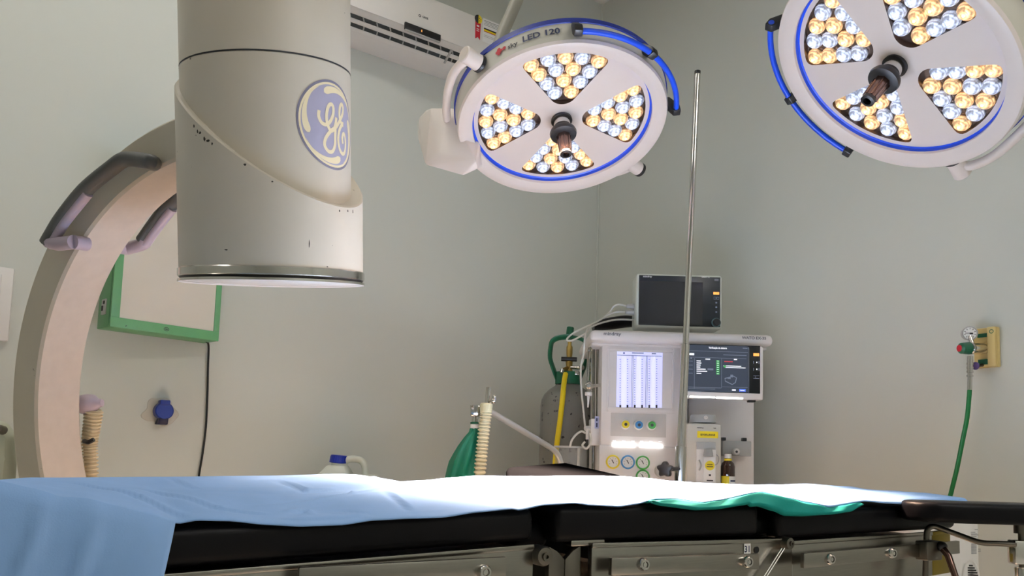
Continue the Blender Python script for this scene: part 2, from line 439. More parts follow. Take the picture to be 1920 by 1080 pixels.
# round logo wrapped on the housing
PHI0, ZL0, RLG = rad(-25.9), .3155, .0888
def lg(u, v, lift=.0006):
    a = PHI0 + u/RU
    return MI @ (offU + V(((RU+lift)*math.cos(a), (RU+lift)*math.sin(a), ZL0 + v)))
def disc(b, r0, r1, mi, lift, seg=72, rings=10):
    vs, fs = [], []
    for k in range(rings+1):
        r = r0+(r1-r0)*k/rings
        for i in range(seg):
            a = 2*PI*i/seg; vs.append(lg(r*math.cos(a), r*math.sin(a), lift))
    for k in range(rings):
        for i in range(seg):
            j = (i+1) % seg; fs.append((k*seg+i, k*seg+j, (k+1)*seg+j, (k+1)*seg+i))
    b.faces(vs, fs, mi)
lb = B(); rg = RLG
disc(lb, rg*.945, rg, 2, .0006, rings=2); disc(lb, rg*.895, rg*.945, 1, .0006, rings=2); disc(lb, .0005, rg*.895, 0, .0005)
def unit(pts): return [(x*rg, y*rg) for x, y in pts]
def sm2(pts, n=7): return [(p.x, p.y) for p in smooth_path([V((x, y, 0)) for x, y in pts], n)]
def leaf_w(q): return math.sqrt(max(0, 1-((.13-q)/.13)**2)) if q < .13 else max(.02, 1.0-1.12*(q-.13))
for k in range(4):                                                   # the four swirl leaves inside the rim
    a0 = rad(203 - 90*k); P = []
    for i in range(31):
        q = i/30; a = a0 - rad(84)*q; r = .735 + .15*min(1, q*1.25)**.8
        P.append((r*math.cos(a), r*math.sin(a)))
    lb.ribbon(unit(P), rg*.165, lambda x, y: lg(x, y, .0009), 1, taper=leaf_w)
G1 = [(-.47, .22), (-.48, .05), (-.40, -.10), (-.27, -.13), (-.12, -.02), (0, .22), (.01, .42), (-.07, .49), (-.17, .40), (-.23, .18), (-.22, -.05), (-.12, -.24), (0, -.22), (.09, -.05), (.13, .17)]
G2 = [(.13, .17), (.10, -.08), (.08, -.40), (.07, -.62), (-.02, -.82), (-.17, -.86), (-.30, -.72), (-.26, -.50), (-.08, -.26), (.12, -.10), (.29, .13), (.43, .36), (.45, .55), (.38, .62), (.30, .52), (.27, .28), (.33, .10), (.47, .07)]
G3 = [(.46, .05), (.36, .0), (.25, -.20), (.21, -.46), (.28, -.70), (.42, -.80), (.54, -.72), (.60, -.48), (.55, -.24), (.47, -.20), (.41, -.34), (.44, -.50)]
for G in (G1, G2, G3):
    lb.ribbon(unit([(x*.92, y*.80+.07) for x, y in sm2(G)]), rg*.085, lambda x, y: lg(x, y, .0011), 1)
lo = lb.build('round_logo', [LOGOB, LOGOC, LOGOR], carm); lo['label'] = 'violet round logo with cream script letters'
# handles
def handle(off, grip, foot, stand, nm):
    g = B().tube([nearp(grip[0][0]+3, grip[0][1]+3, off+stand)] + [nearp(x, y, off) for x, y in grip], lambda q: (.0185, .0165), seg=14, flat=nCr)
    h = g.build('grip_handle', GRIPG, carm)
    gu = B().tube([nearp(x+5, y+7, off) for x, y in grip[min(4, len(grip)-3):]], lambda q: (.0125, .0105), seg=12, flat=nCr); gu.build('grip_underside', LILAC, h)
    f = B().tube([nearp(x, y, off) for x, y in foot], .0165, seg=12, n=4)
    q0 = nearp(*foot[-1], off); f.tube([q0, q0 + nCr*stand], .0165, seg=12, smooth=False)
    f.build('handle_foot', LILAC, h)
handle(-.03, [(284, 304), (262, 300), (234, 299), (208, 316), (160, 356), (118, 408), (97, 442), (89, 456)], [(91, 452), (108, 457), (138, 454)], .035, 'a')
handle(WC+.03, [(372, 338), (345, 360), (318, 385), (292, 418), (268, 452)], [(272, 450), (266, 458), (238, 466)], -.035, 'b')
# cable gland and corrugated hose behind the arm
pl = B(); q = nearp(158, 760, WC+.022)
pl.lathe([(0, -.036), (.019, -.036), (.025, -.027), (.027, -.008), (.024, .008), (.012, .021), (.010, .030), (.0, .032)], frame(nearp(171, 757, WC+.03), V((0, 0, 1)), at(190, 754, 1.9)-at(150, 757, 1.9)), 24)
plug = pl.build('cable_gland', LILAC, carm)
hp = smooth_path([nearp(x, y, WC+.035) for x, y in [(176, 768), (172, 800), (168, 830), (169, 860), (170, 900), (172, 960)]], 30)
hb = B().tube(hp, lambda q: .0190 + (.0050 if int(q*len(hp)/3) % 2 else 0) - .004*min(1, q*2), seg=14, smooth=False)
hs = hb.build('corrugated_hose', HOSEC, plug)
B().tube([nearp(158, 827, WC+.012), nearp(166, 829, WC+.006), nearp(176, 824, WC+.012)], .006, seg=8).build('hose_clip', BLACKP, plug)
# mast, wheeled base and x-ray tube, mostly behind the drape
ms = B(facing(-1.297, 2.0)); mm = ms
ms.hull([(-.45, 0, .18), (0, 0, .18), (-.45, 0, 1.12), (-.2, 0, 1.12), (-.032, 0, 1.073), (-.003, 0, 1.036), (0, 0, .98), (-.45, .06, .18), (0, .06, .18), (-.45, .06, 1.12), (-.2, .06, 1.12), (-.032, .06, 1.073), (-.003, .06, 1.036), (0, .06, .98)], .012)
mast = ms.build('support_mast', mat('pale_green_cream', (206, 210, 190), .45, var=.03), carm)
kb = B(facing(-1.297, 2.0)); kb.cyl((-.010, .0, 1.052), (-.006, -.03, 1.058), .012, .010, 16, bev=.003); kb.build('lock_knob', STEELD, mast)
B(facing(-1.297, 2.0)).box((-.2, .2, .1), (.55, .8, .16), .02).build('wheeled_base', CREAM, carm)
for dx, dy in ((-.42, -.1), (.02, -.1), (-.42, .5), (.02, .5)):
    B(facing(-1.297, 2.0)).cyl((dx-.02, dy, .05), (dx+.02, dy, .05), .05, seg=24, bev=.008).build('caster_wheel', BLACKP, carm)
cra = B(); pa = arcp(rad(112), RO+.03, WC/2); pm = rm(-1.45, 2.04, .82); cra.tube([pm, pa], .06, seg=16, smooth=False); cra.build('arm_cradle', CREAM, carm)
tb = frame(arcp(rad(186), RI+.02, WC/2), rm(1, 0, 0), axI)
B(tb).lathe([(0, -.02), (.15, -.02), (.16, .0), (.16, .16), (.13, .19), (0, .19)], seg=40).build('tube_housing', CREAM, carm)

# ------------------------------------------------------------------ surgical lamps
def lamp_face():
    t = bmesh.new(); loops = []
    def loop(pts, z=0):
        vs = [t.verts.new((x, y, z)) for x, y in pts]
        return [t.edges.new((vs[i], vs[(i+1) % len(vs)])) for i in range(len(vs))]
    zf = -.034
    E = loop([(.279*math.cos(2*PI*i/96), .279*math.sin(2*PI*i/96)) for i in range(96)], zf)
    for k in range(4): E += loop(win_poly(k*PI/2), zf)
    bmesh.ops.triangle_fill(t, use_beauty=True, use_dissolve=False, edges=E)
    return t
def win_poly(a):
    R_, A_ = .266, rad(30)
    P = [(R_*math.cos(q), R_*math.sin(q)) for q in [-A_+rad(5)+(2*A_-rad(10))*i/12 for i in range(13)]]
    def fillet(sg):
        c0 = (R_*math.cos(A_-rad(5)), sg*R_*math.sin(A_-rad(5))); c1 = (R_*math.cos(A_), sg*R_*math.sin(A_)); d = .024
        c2 = (c1[0]-d*math.cos(rad(34)), c1[1]-sg*d*math.sin(rad(34)))
        return [((1-t)**2*c0[0]+2*t*(1-t)*c1[0]+t*t*c2[0], (1-t)**2*c0[1]+2*t*(1-t)*c1[1]+t*t*c2[1]) for t in (.25, .5, .75, 1)]
    P += fillet(1)
    cx, rr = .108, .042
    P += [(cx + rr*math.cos(q), rr*math.sin(q)) for q in [rad(122) + rad(116)*i/10 for i in range(11)]]
    P += fillet(-1)[::-1]
    c, s = math.cos(a), math.sin(a)
    return [(x*c-y*s, x*s+y*c) for x, y in P]
def lens_mesh(nm, m, chip):
    b = B().lathe([(.0235, .0), (.0238, .004), (.0225, .010), (.0185, .0155), (.0135, .0190), (.0100, .0205), (.0085, .0195), (.0055, .0205), (.0035, .023), (.0, .0235)], seg=18)
    b.lathe([(.0036, .0228), (.0026, .0250), (.0, .0256)], seg=8, mi=1)
    o = b.build(nm, [m, chip], None, 60); me = o.data; bpy.data.objects.remove(o); return me
ME_W = lens_mesh('warm_lens', LENSW, CHIPW); ME_C = lens_mesh('cool_lens', LENSC, CHIPC)
ROWS = [(.240, [-.1, -.05, 0, .05, .1], 'WCWCW'), (.196, [-.076, -.0255, .0255, .076], 'CWCW'), (.152, [-.051, 0, .051], 'CWC'), (.108, [-.0255, .0255], 'WC')]
def polar(r, a, z): return (r*math.cos(rad(a)), r*math.sin(rad(a)), z)
def make_lamp(m, label, text=True):
    L = thing('surgical_light', label, 'surgical lamp', m)
    bb = lambda: B(m)
    # dome
    b = bb().lathe([(.2848, -.0225), (.285, -.012), (.300, -.004), (.318, .0), (.328, -.003), (.332, -.012)], seg=96)
    b.build('front_rim', LAMPW, L)
    b = bb().lathe([(.332, -.012), (.336, -.070), (.334, -.0705)], seg=96)
    b.lathe([(.332, -.088), (.322, -.100), (.27, -.118), (.18, -.130), (.06, -.134), (0, -.134)], seg=96)
    sh = b.build('dome_shell', LAMPG, L)
    bb().lathe([(.334, -.069), (.3395, -.071), (.3395, -.087), (.330, -.0885)], seg=96).build('band', BLUED, sh)
    bb().lathe([(.2845, -.0215), (.2835, -.031), (.279, -.034), (.2785, -.0345)], seg=96).build('ring', BLUEP, L)
    fb = bb(); fb.add(lamp_face()); fp = fb.build('face_plate', LAMPW, L)
    for k in range(4):
        a = k*PI/2; P = win_poly(a); n = len(P)
        b = bb(); zf, zb = -.034, -.050
        b.faces([(x, y, zf) for x, y in P] + [(x, y, zb) for x, y in P], [(i, (i+1) % n, n+(i+1) % n, n+i) for i in range(n)], 0)
        b.faces([(x, y, zb) for x, y in P], [tuple(range(n))], 0)
        w = b.build('lens_window', WINB, L)
        for r, ys, cs in ROWS:
            for y, ch in zip(ys, cs):
                x = math.sqrt(r*r - y*y)
                o = bpy.data.objects.new('led_lens', ME_W if ch == 'W' else ME_C); COL.objects.link(o)
                o.parent = w; o.location = (x*math.cos(a)-y*math.sin(a), x*math.sin(a)+y*math.cos(a), -.0505)
                o['label'] = 'warm amber lens' if ch == 'W' else 'cool blue-white lens'
    # sterile handle
    b = bb().lathe([(0, -.034), (.033, -.034), (.034, -.027), (.028, -.024), (0, -.024)], seg=28, mi=1); b.lathe([(.0265, -.025), (.026, .012), (.0, .012)], seg=28); b.lathe([(.0272, -.004), (.0278, -.001), (.0272, .002)], seg=28, mi=1); h = b.build('handle', [CHROME, BLACKP], L)
    bb().lathe([(.0, .010), (.030, .010), (.040, .014), (.043, .022), (.041, .030), (.030, .033), (.0, .033)], seg=32).build('guard_ring', BLACKP, h)
    b = bb().lathe([(.0, .03), (.0205, .03), (.0175, .098)], seg=24)
    for k in range(8): b.tube([polar(.0205, 45*k, .034), polar(.0178, 45*k, .096)], .0028, seg=6, smooth=False)
    b.build('grip', AMBER, h)
    bb().lathe([(.0185, .097), (.0185, .106), (.011, .108), (.010, .098)], seg=24).build('cap', BLACKP, h)
    # blue side rails in black clips
    ra = bb().tube([polar(.359, a, -.013) for a in range(3, 90, 6)], .0085, seg=10, n=3).build('hand_rail', BLUEP, L)
    for a in (86, 47, 5):
        b = bb(); c, s = math.cos(rad(a)), math.sin(rad(a))
        mm = frame((0, 0, 0), (c, s, 0), (0, 0, 1))
        b.hull([(x, y, z) for x, z in ((.333, -.062), (.345, -.062), (.372, -.024), (.372, -.002), (.350, -.002), (.333, -.03)) for y in (-.012, .012)], .003, m=mm)
        b.build('clip', BLACKP, ra)
    # pivot knobs and yoke
    yk = [polar(.350, 137, -.046), polar(.378, 141, -.052), polar(.378, 150, -.062), polar(.368, 160, -.074), polar(.362, 172, -.09), polar(.366, 186, -.105), polar(.372, 202, -.112), polar(.38, 222, -.115), polar(.382, 245, -.115), polar(.38, 270, -.108), polar(.378, 292, -.085), polar(.378, 306, -.06), polar(.372, 315, -.048), polar(.352, 316, -.046)]
    y = bb().tube(yk, .0135, seg=14, n=5).build('yoke', LAMPW, L)
    for a in (137, 316):
        c, s = math.cos(rad(a)), math.sin(rad(a))
        kb = bb().cyl((.345*c, .345*s, -.046), (.402*c, .402*s, -.046), .024, seg=28, bev=.003).build('pivot_knob', LAMPW, y)
        b = bb().cyl((.335*c, .335*s, -.046), (.349*c, .349*s, -.046), .026, seg=28, bev=.003)
        if a == 316: b.cyl((.398*c, .398*s, -.046), (.416*c, .416*s, -.046), .0245, seg=28, bev=.004)
        b.build('collar', BLACKP, kb)
    if text:
        def wrap(x, z):
            a = rad(109) - x/.336
            return V((.3368*math.cos(a), .3368*math.sin(a), -.043 - z*.94))
        b = bb()
        b.text('LED 120', .031, lambda x, y_: wrap(x+.036, y_), 1)
        b.text('sky', .024, lambda x, y_: wrap(x-.049, y_-.004), 0)
        for (dx, dy) in ((-.100, 0), (-.088, 0), (-.094, .008), (-.094, -.008), (-.076, .002)):
            k = 10; vs = [wrap(dx + .0062*math.cos(2*PI*i/k), dy + .0066*math.sin(2*PI*i/k)) for i in range(k)]
            b.faces(vs, [tuple(range(k))], 2)
        w = b.build('printed_logo', [INKK, INKN, INKR], sh); w['label'] = 'printed lamp name with a small red emblem'
    return L, yk
def lampm(c, n, spin):
    n = rm(*n).normalized(); m = frame(rm(*c), rm(1, 0, 0), n)
    return m @ Matrix.Rotation(rad(spin), 4, 'Z')
M1 = lampm((.13548, 2.36104, 2.062465), (.10130, -.32332, -.94085), 1.0)
M2 = lampm((.97163, 1.96019, 2.06251), (-.60223, -.12299, -.78879), -169.0)
lamp1, yk = make_lamp(M1, 'round white surgical lamp nearer the air conditioner, its maker name showing above the face')
lamp2, _ = make_lamp(M2, 'round white surgical lamp cut off by the upper right picture corner, its handle slanting left', True)
MOUNT = V((1.55, 1.75, ZC))
# wrist boxes and suspension arms
def wrist(m, L, box_pts, chain, lampno):
    a = B().tube(chain, .022, seg=16, n=6); ar = a.build('suspension_arm', mat('arm_grey_enamel', (150, 148, 138), .45) if 'arm_grey_enamel' not in MATS else MATS['arm_grey_enamel'], L)
    bx = B().hull(box_pts, .004); bo = bx.build('wrist_box', LAMPW, ar)
    hub = m @ V(polar(.374, 204, -.112))
    B().ball(hub, .026, sc=(1, 1, 1.2)).build('hub', LAMPW, ar)
bp1 = [at(x, y, d) for x, y, d in [(808, 203, 2.47), (846, 203, 2.43), (823, 287, 2.42), (892, 300, 2.36), (797, 309, 2.45), (868, 329, 2.40), (896, 316, 2.38), (785, 222, 2.62), (784, 262, 2.62), (800, 206, 2.60), (905, 230, 2.55), (905, 310, 2.52), (880, 210, 2.5)]]
wrist(M1, lamp1, bp1, [at(850, 265, 2.52), at(892, 240, 2.58), at(915, 160, 2.64), at(938, 75, 2.66), at(968, 4, 2.68), at(1020, -120, 2.70), V((MOUNT.x-.12, MOUNT.y+.1, 3.2)), V((MOUNT.x, MOUNT.y, 3.3))], 1)
hub2 = M2 @ V(polar(.374, 204, -.112))
o2 = hub2 + rm(.05, .02, 0)
bp2 = [o2 + rm(sx*.06, sy*.05, sz*.05) for sx in (-1, 1) for sy in (-1, 1) for sz in (-1, 1)]
wrist(M2, lamp2, bp2, [o2, o2 + rm(.1, .05, .1), o2 + rm(.16, .08, .5), o2 + rm(.1, .1, .85), V((MOUNT.x+.1, MOUNT.y-.1, 3.32)), V((MOUNT.x, MOUNT.y, 3.38))], 2)
mt = thing('ceiling_mount', 'white ceiling column carrying both surgical lamp arms', 'ceiling mount', MOUNT)
B(Matrix.Translation(MOUNT)).lathe([(0, 0), (.16, 0), (.16, -.03), (.06, -.06), (.05, -.34), (0, -.34)], seg=40).build('column', LAMPW, mt)
def spot(nm, m, power, size, blend, col, r):
    l = bpy.data.lights.new(nm, 'SPOT'); l.energy = power; l.spot_size = rad(size); l.spot_blend = blend; l.shadow_soft_size = r; l.color = col
    o = bpy.data.objects.new(nm, l); COL.objects.link(o)
    o.matrix_world = m @ Matrix.Translation((0, 0, .03)) @ Matrix.Rotation(PI, 4, 'X'); return o
LQ = 70
for m, nm, pw, an in ((M1, 'lamp_beam', 4500, 60), (M2, 'lamp_beam.001', 4000, 35)):
    spot(nm, m, pw, an, 1.0, (1, .66, .47), .12)
    spot(nm.replace('beam', 'spill'), m, LQ, 80, 1.0, (1, .68, .50), .12)

# ------------------------------------------------------------------ operating table
YN, YFAR = 1.08, 1.63
def zN(px, py, y=YN): return onY(px, py, y)
table = thing('operating_table', 'operating table with black padded sections on stainless steel side plates', 'operating table', (.75, 1.355, 0))
def pad(x0, x1, z0, z1, ztilt=0, y0=YN, y1=YFAR, bev=.014, m=VINYL, nm='mattress_pad', lab=None):
    b = B(); c = V(((x0+x1)/2, (y0+y1)/2, (z0+z1)/2)); mm = Matrix.Translation(c) @ Matrix.Rotation(-math.atan(ztilt), 4, 'Y')
    b.box((0, 0, 0), (x1-x0, y1-y0, z1-z0), bev, m=mm, seg=3); o = b.build(nm, m, table, 40)
    if lab: o['label'] = lab
    return o
def plate(x0, x1, zt0, zt1, h, y, m=STEEL, nm='side_plate', th=.012):
    b = B(); b.hull([(x, yy, z+.0008) for yy in (y-.0022, y+th*.5) for x, z in ((x0, zt0), (x1, zt1), (x1, zt1-.0085), (x0, zt0-.0085))], .0016)
    b.hull([(x, yy, z) for yy in (y, y+th) for x, z in ((x0, zt0), (x1, zt1), (x1, zt1-h), (x0, zt0-h))], .0022)
    return b.build(nm, m, table, 40)
# left (back) section rises slightly to the right, the middle is level, the right (leg) section rises again
pad(-.62, .675, .868, .921, .036)
pad(.715, 1.195, .886, .948)
pad(1.245, 1.86, .882, .938, .012)
pad(1.175, 1.27, .878, .922, 0, YN+.03, YFAR-.03)
pad(.66, .73, .874, .915, 0, YN+.04, YFAR-.04)
fl_ = [zN(310, 1077), zN(1001, 1021)]
sl = (fl_[1].z-fl_[0].z)/(fl_[1].x-fl_[0].x)
zl = lambda x: fl_[0].z + sl*(x-fl_[0].x)
pl1 = plate(-.62, fl_[1].x, zl(-.62), fl_[1].z, .115, YN)
a_, b_ = zN(1110, 1019), zN(1478, 1010); pl2 = plate(a_.x, b_.x+.012, a_.z, b_.z-.0, .115, YN)
c_, d_ = zN(1481, 1015), zN(1738, 998); pl3 = plate(c_.x+.006, d_.x+.02, c_.z, d_.z, .1, YN)
e_ = zN(1782, 994); pe = plate(d_.x+.021, e_.x, d_.z+.0, d_.z+.004, .1, YN, OLIVE, 'end_plate'); pe['label'] = 'steel end plate under the leg section, a yellow reflection painted into its colour'
for x0, x1, z in ((-.62, fl_[1].x, zl(.2)), (a_.x, b_.x, a_.z), (c_.x, e_.x, c_.z)):
    b = B(); b.box(((x0+x1)/2, YFAR-.006, z-.05), (x1-x0, .012, .10), .002); b.build('side_plate', STEEL, table)
b = B()
for x0, x1, z in ((-.60, fl_[1].x-.02, .842), (a_.x+.02, b_.x-.02, .862), (c_.x+.03, d_.x, .862)):
    b.box(((x0+x1)/2, (YN+YFAR)/2, z), (x1-x0, YFAR-YN-.03, .02))
b.box(((fl_[1].x+a_.x)/2, (YN+YFAR)/2, .83), (.16, YFAR-YN-.12, .03)); b.box(((b_.x+c_.x)/2, (YN+YFAR)/2, .83), (.16, YFAR-YN-.12, .03))
b.build('base_frame', STEELD, table)
b = B(); b.box((.8, 1.355, .54), (.34, .3, .58), .02); b.box((.75, 1.355, .06), (1.1, .46, .12), .03); b.build('pedestal', STEEL, table)
def bolt(px, py, y, r, parent, nm='bolt', m=CHROME):
    p = zN(px, py, y)
    b = B().lathe([(0, .007), (r*.35, .007), (r*.36, .003), (r*.5, .0035), (r*.55, .008), (r*.8, .008), (r, .004), (r, -.004)], frame(p, (1, 0, 0), (0, -1, 0)), 24)
    return b.build(nm, m, parent)
def rail(px0, py0, px1, py1, h, bolts, lab=None):
    p, q = zN(px0, py0, YN-.034), zN(px1, py1, YN-.034)
    b = B(); b.hull([(x, y, z+dz) for y in (YN-.034, YN-.024) for x, z in ((p.x, p.z), (q.x, q.z)) for dz in (-h/2, h/2)], .0015)
    r = b.build('side_rail', STEEL, table)
    for bx, by in bolts:
        bolt(bx, by, YN-.035, .011, r); pp = zN(bx, by, YN-.03); B().cyl((pp.x, YN-.026, pp.z), (pp.x, YN+.002, pp.z), .009, seg=16).build('spacer', STEELD, r)
rail(1147, 1063, 1424, 1053, .029, [(1205, 1058), (1400, 1053)])
rail(1508, 1052, 1800, 1026, .029, [(1555, 1048), (1671, 1037)])
rail(560, 1086, 950, 1063, .030, [(907, 1072)])
# hinges between the sections
def hinge(px, py, r):
    p = zN(px, py, YN-.004)
    b = B().lathe([(0, .012), (r*.18, .012), (r*.2, .016), (r*.42, .016), (r*.45, .012), (r*.85, .011), (r, .006), (r, -.02)], frame(p, (1, 0, 0), (0, -1, 0)), 36)
    return b.build('hinge_knob', STEELD, table)
hinge(1016, 1042, .0165); hinge(1474, 1018, .0125)
g = B(); p, q = zN(1030, 1030, YN+.012), zN(1090, 1030, YN+.012); w = (q.x-p.x)/2
for s in (0, 1):
    x0 = p.x+s*w; yb = YN+.012
    pr = [(x0, p.z-.1), (x0+w-.001, p.z-.1), (x0+w-.001, p.z-(.018 if s == 0 else -.004)), (x0+w*.5, p.z-.004), (x0, p.z+(.004 if s == 0 else -.018))]
    g.hull([(x, y, z) for x, z in pr for y in (yb, yb+.012)], .001)
g.build('hinge_leaf', STEELD, table)
g = B(); p = zN(1085, 1021, YN+.005); g.box((p.x+.02, YN+.03, p.z+.002), (.07, .05, .010), .002); g.build('hinge_bar', STEEL, table)
p = zN(1401, 1029, YN-.0008)
lt = B().box((p.x, YN-.0008, p.z), (.0175, .001, .0215), 0)
lt.text('31', .017, lambda x, y: V((p.x+x, YN-.0016, p.z-.001+y)), 1)
t_ = lt.build('number_tag', [INKW, INKN], table); t_['label'] = 'white tag with blue number'
p = zN(1419, 1031, YN-.001); B().cyl((p.x, YN-.0012, p.z), (p.x, YN+.004, p.z), .0065, seg=20).build('hole', BLACKP, table)
# gas strut wire under the right hinge
p, q = zN(1468, 1028, YN-.012), zN(1430, 1088, YN-.012)
for dx in (-.0035, .0045):
    B().tube([(p.x+dx, p.y, p.z), (q.x+dx, q.y, q.z)], .0016, seg=8, smooth=False).build('release_rod', CHROME, table)

# ------------------------------------------------------------------ cloths on the table
def pchip(tab, x):
    if x <= tab[0][0]: return tab[0][1]
    for (x0, y0), (x1, y1) in zip(tab, tab[1:]):
        if x <= x1:
            t = (x-x0)/(x1-x0); t = t*t*(3-2*t)*.4 + t*.6
            return y0+(y1-y0)*t
    return tab[-1][1]
YE = 1.070
near_px = [(0, 905), (62, 918), (117, 934), (160, 936), (215, 950), (270, 964), (335, 983), (370, 977), (430, 978), (500, 985), (565, 988), (640, 985), (700, 976), (760, 973), (832, 971), (900, 961), (960, 955), (972, 957), (1020, 947), (1075, 944), (1110, 948), (1165, 951), (1200, 946), (1232, 937), (1265, 936), (1315, 943), (1340, 939), (1415, 924), (1428, 923), (1483, 936), (1511, 943), (1552, 951), (1617, 940), (1660, 944), (1725, 948), (1760, 950)]
near_tab = [(-.7, .970)] + [(p.x, p.z) for p in (onY(x, y, YE) for x, y in near_px)]
YT = 1.645
far_px = [(0, 901), (60, 897), (300, 895), (500, 893), (640, 889.5), (690, 899), (732, 905), (790, 902), (850, 896), (890, 893), (1000, 894), (1080, 893), (1160, 893), (1240, 899), (1300, 905), (1380, 908), (1470, 910)]
far_tab = [(-.7, .962)] + [(p.x, p.z) for p in (onY(x, y, YT) for x, y in far_px)]
end_px = [(1470, 910.5), (1500, 911), (1560, 909.5), (1590, 911), (1620, 916), (1680, 916), (1730, 918), (1785, 925)]
XE = 1.905
end_tab = sorted([(p.y, p.z) for p in (onX(x, y, XE) for x, y in end_px)])
crease_px = [([(433, 896), (456, 912)], .0022), ([(518, 917), (572, 927), (636, 928)], .0026), ([(541, 941), (570, 939), (594, 946)], .003), ([(256, 922), (404, 941), (509, 943)], .0024),
    ([(440, 949), (504, 976)], .003), ([(720, 928), (783, 946), (841, 965)], .0034), ([(857, 920), (973, 955)], .0034), ([(600, 974), (662, 966)], .003), ([(551, 960), (568, 978)], -.0026),
    ([(583, 962), (595, 977)], .0026), ([(256, 951), (340, 972)], .003), ([(646, 895), (709, 920)], .0022), ([(470, 938), (657, 930), (862, 921), (1024, 917)], -.0032), ([(380, 955), (410, 970)], .0026),
    ([(120, 914), (260, 935), (420, 957)], .003), ([(620, 940), (700, 946), (760, 968)], -.003), ([(1000, 925), (1140, 940), (1200, 944)], .0026), ([(300, 905), (380, 925)], .002), ([(1450, 925), (1600, 932)], .003)]
creases = [([onZ(x, y, .952).xy for x, y in P], a) for P, a in crease_px]
def crease(x, y):
    z = 0; q = V((x, y))
    for P, a in creases:
        for k, (p0_, p1_) in enumerate(zip(P, P[1:])):
            d = p1_-p0_; L = d.length; t = (q-p0_).dot(d)/(L*L)
            if t < -.02 or t > 1.02: continue
            sg = (d.x*(q.y-p0_.y)-d.y*(q.x-p0_.x))/L; w = .0075
            if abs(sg) > 4*w: continue
            g = (k+t)/(len(P)-1); z += a*2.0*(sg/w)*math.exp(-(sg/w)**2)*min(1, 7*max(0, g), 7*max(0, 1-g))
    return z
def top_z(x, v):
    zn, zf = pchip(near_tab, x), pchip(far_tab, x)
    s = v**.55
    z = zn*(1-s) + zf*s
    y = YE + (YT-YE)*v
    pm = .946 if x > .69 else .925 + .036*max(-.4, x-.2)
    yy = (YE-YN) + (YT-YE)*v; bvl = .014
    if yy > 0:
        q_ = max(0, bvl-yy); z = max(z, pm - bvl + math.sqrt(max(0, bvl*bvl-q_*q_)) + .0045)
    st_ = max(0, min(1, (v-.40)/.05)); st_ = st_*st_*(3-2*st_); z += .006*st_*max(0, min(1, (x-.15)/.3))*max(0, min(1, (1.25-x)/.25))*max(0, min(1, (1-v)*4))
    e = max(0, min(1, (x-1.2)/.6))
    if e > 0:
        ze = pchip(end_tab, y); z = z*(1-e*v**.3) + ze*e*v**.3
    k = min(1, v*9)*min(1, (1-v)*9)
    z += k*(.0045*noise.noise((x*4.2, y*6, .3)) + .003*noise.noise((x*14, y*10, 2.3)) + crease(x, y))
    if yy > 0:
        q_ = max(0, bvl-yy); z = max(z, pm - bvl + math.sqrt(max(0, bvl*bvl-q_*q_)) + .0035)
    return z
def drape():
    b = B(); t = bmesh.new(); xs = []
    x = -.66
    while x < XE: xs.append(x); x += .006
    xs.append(XE)
    nv = 84; G = []
    for x in xs:
        col = []
        for j in range(nv+1):
            v = (j/nv)**1.35
            wob = .010*noise.noise((x*5, 7.7, 0))*(1-v)
            rnd = -.0 if j else 0
            col.append(t.verts.new((x + (.012*noise.noise((v*6, 3.1, 0)) if x == XE else 0), YE + wob + (YT-YE)*v, top_z(x, v))))
        # far edge hangs a little
        for k in range(1, 5):
            col.append(t.verts.new((x, YT+.012*min(1, k/2), col[nv].co.z - .03*k)))
        G.append(col)
    for i in range(len(xs)-1):
        for j in range(len(G[0])-1): t.faces.new((G[i][j], G[i+1][j], G[i+1][j+1], G[i][j+1]))
    # the left part hangs down over the near side
    XB = onY(335, 983, YE).x; idx = [i for i, x in enumerate(xs) if x <= XB+.001]
    nk = 26; Hh = []
    for i in idx:
        x = xs[i]; colh = [G[i][0]]; z0 = G[i][0].co.z; y0 = G[i][0].co.y
        for k in range(1, nk+1):
            q = k/nk; drop = .46*q; u = (x+.66)/(XB+.66)
            xx = x - drop*.20*u**6
            fold = .010*math.sin(x*21+1.0+q*.8)*min(1, q*2.2) + .008*noise.noise((x*9, q*3, 5))*min(1, q*3)
            for xc, sl_ in ((-.005, -.20), (.052, -.22)): fold -= .007*max(0, 1-abs(x-(xc+sl_*drop))/.0125)*min(1, q*9)
            colh.append(t.verts.new((xx, y0 - .030*(1-math.exp(-q*9)) - .012*q + fold, z0-drop-.0)))
        Hh.append(colh)
    for a in range(len(idx)-1):
        for k in range(nk): t.faces.new((Hh[a][k], Hh[a][k+1], Hh[a+1][k+1], Hh[a+1][k]))
    bmesh.ops.recalc_face_normals(t, faces=t.faces)
    b.add(t); o = b.build('surgical_drape', DRAPE, None, 180)
    s = o.modifiers.new('thickness', 'SOLIDIFY'); s.thickness = .0016; s.offset = 1
    return o
tag(drape(), 'creased pale blue disposable drape spread over the operating table, hanging down at the left', 'drape')
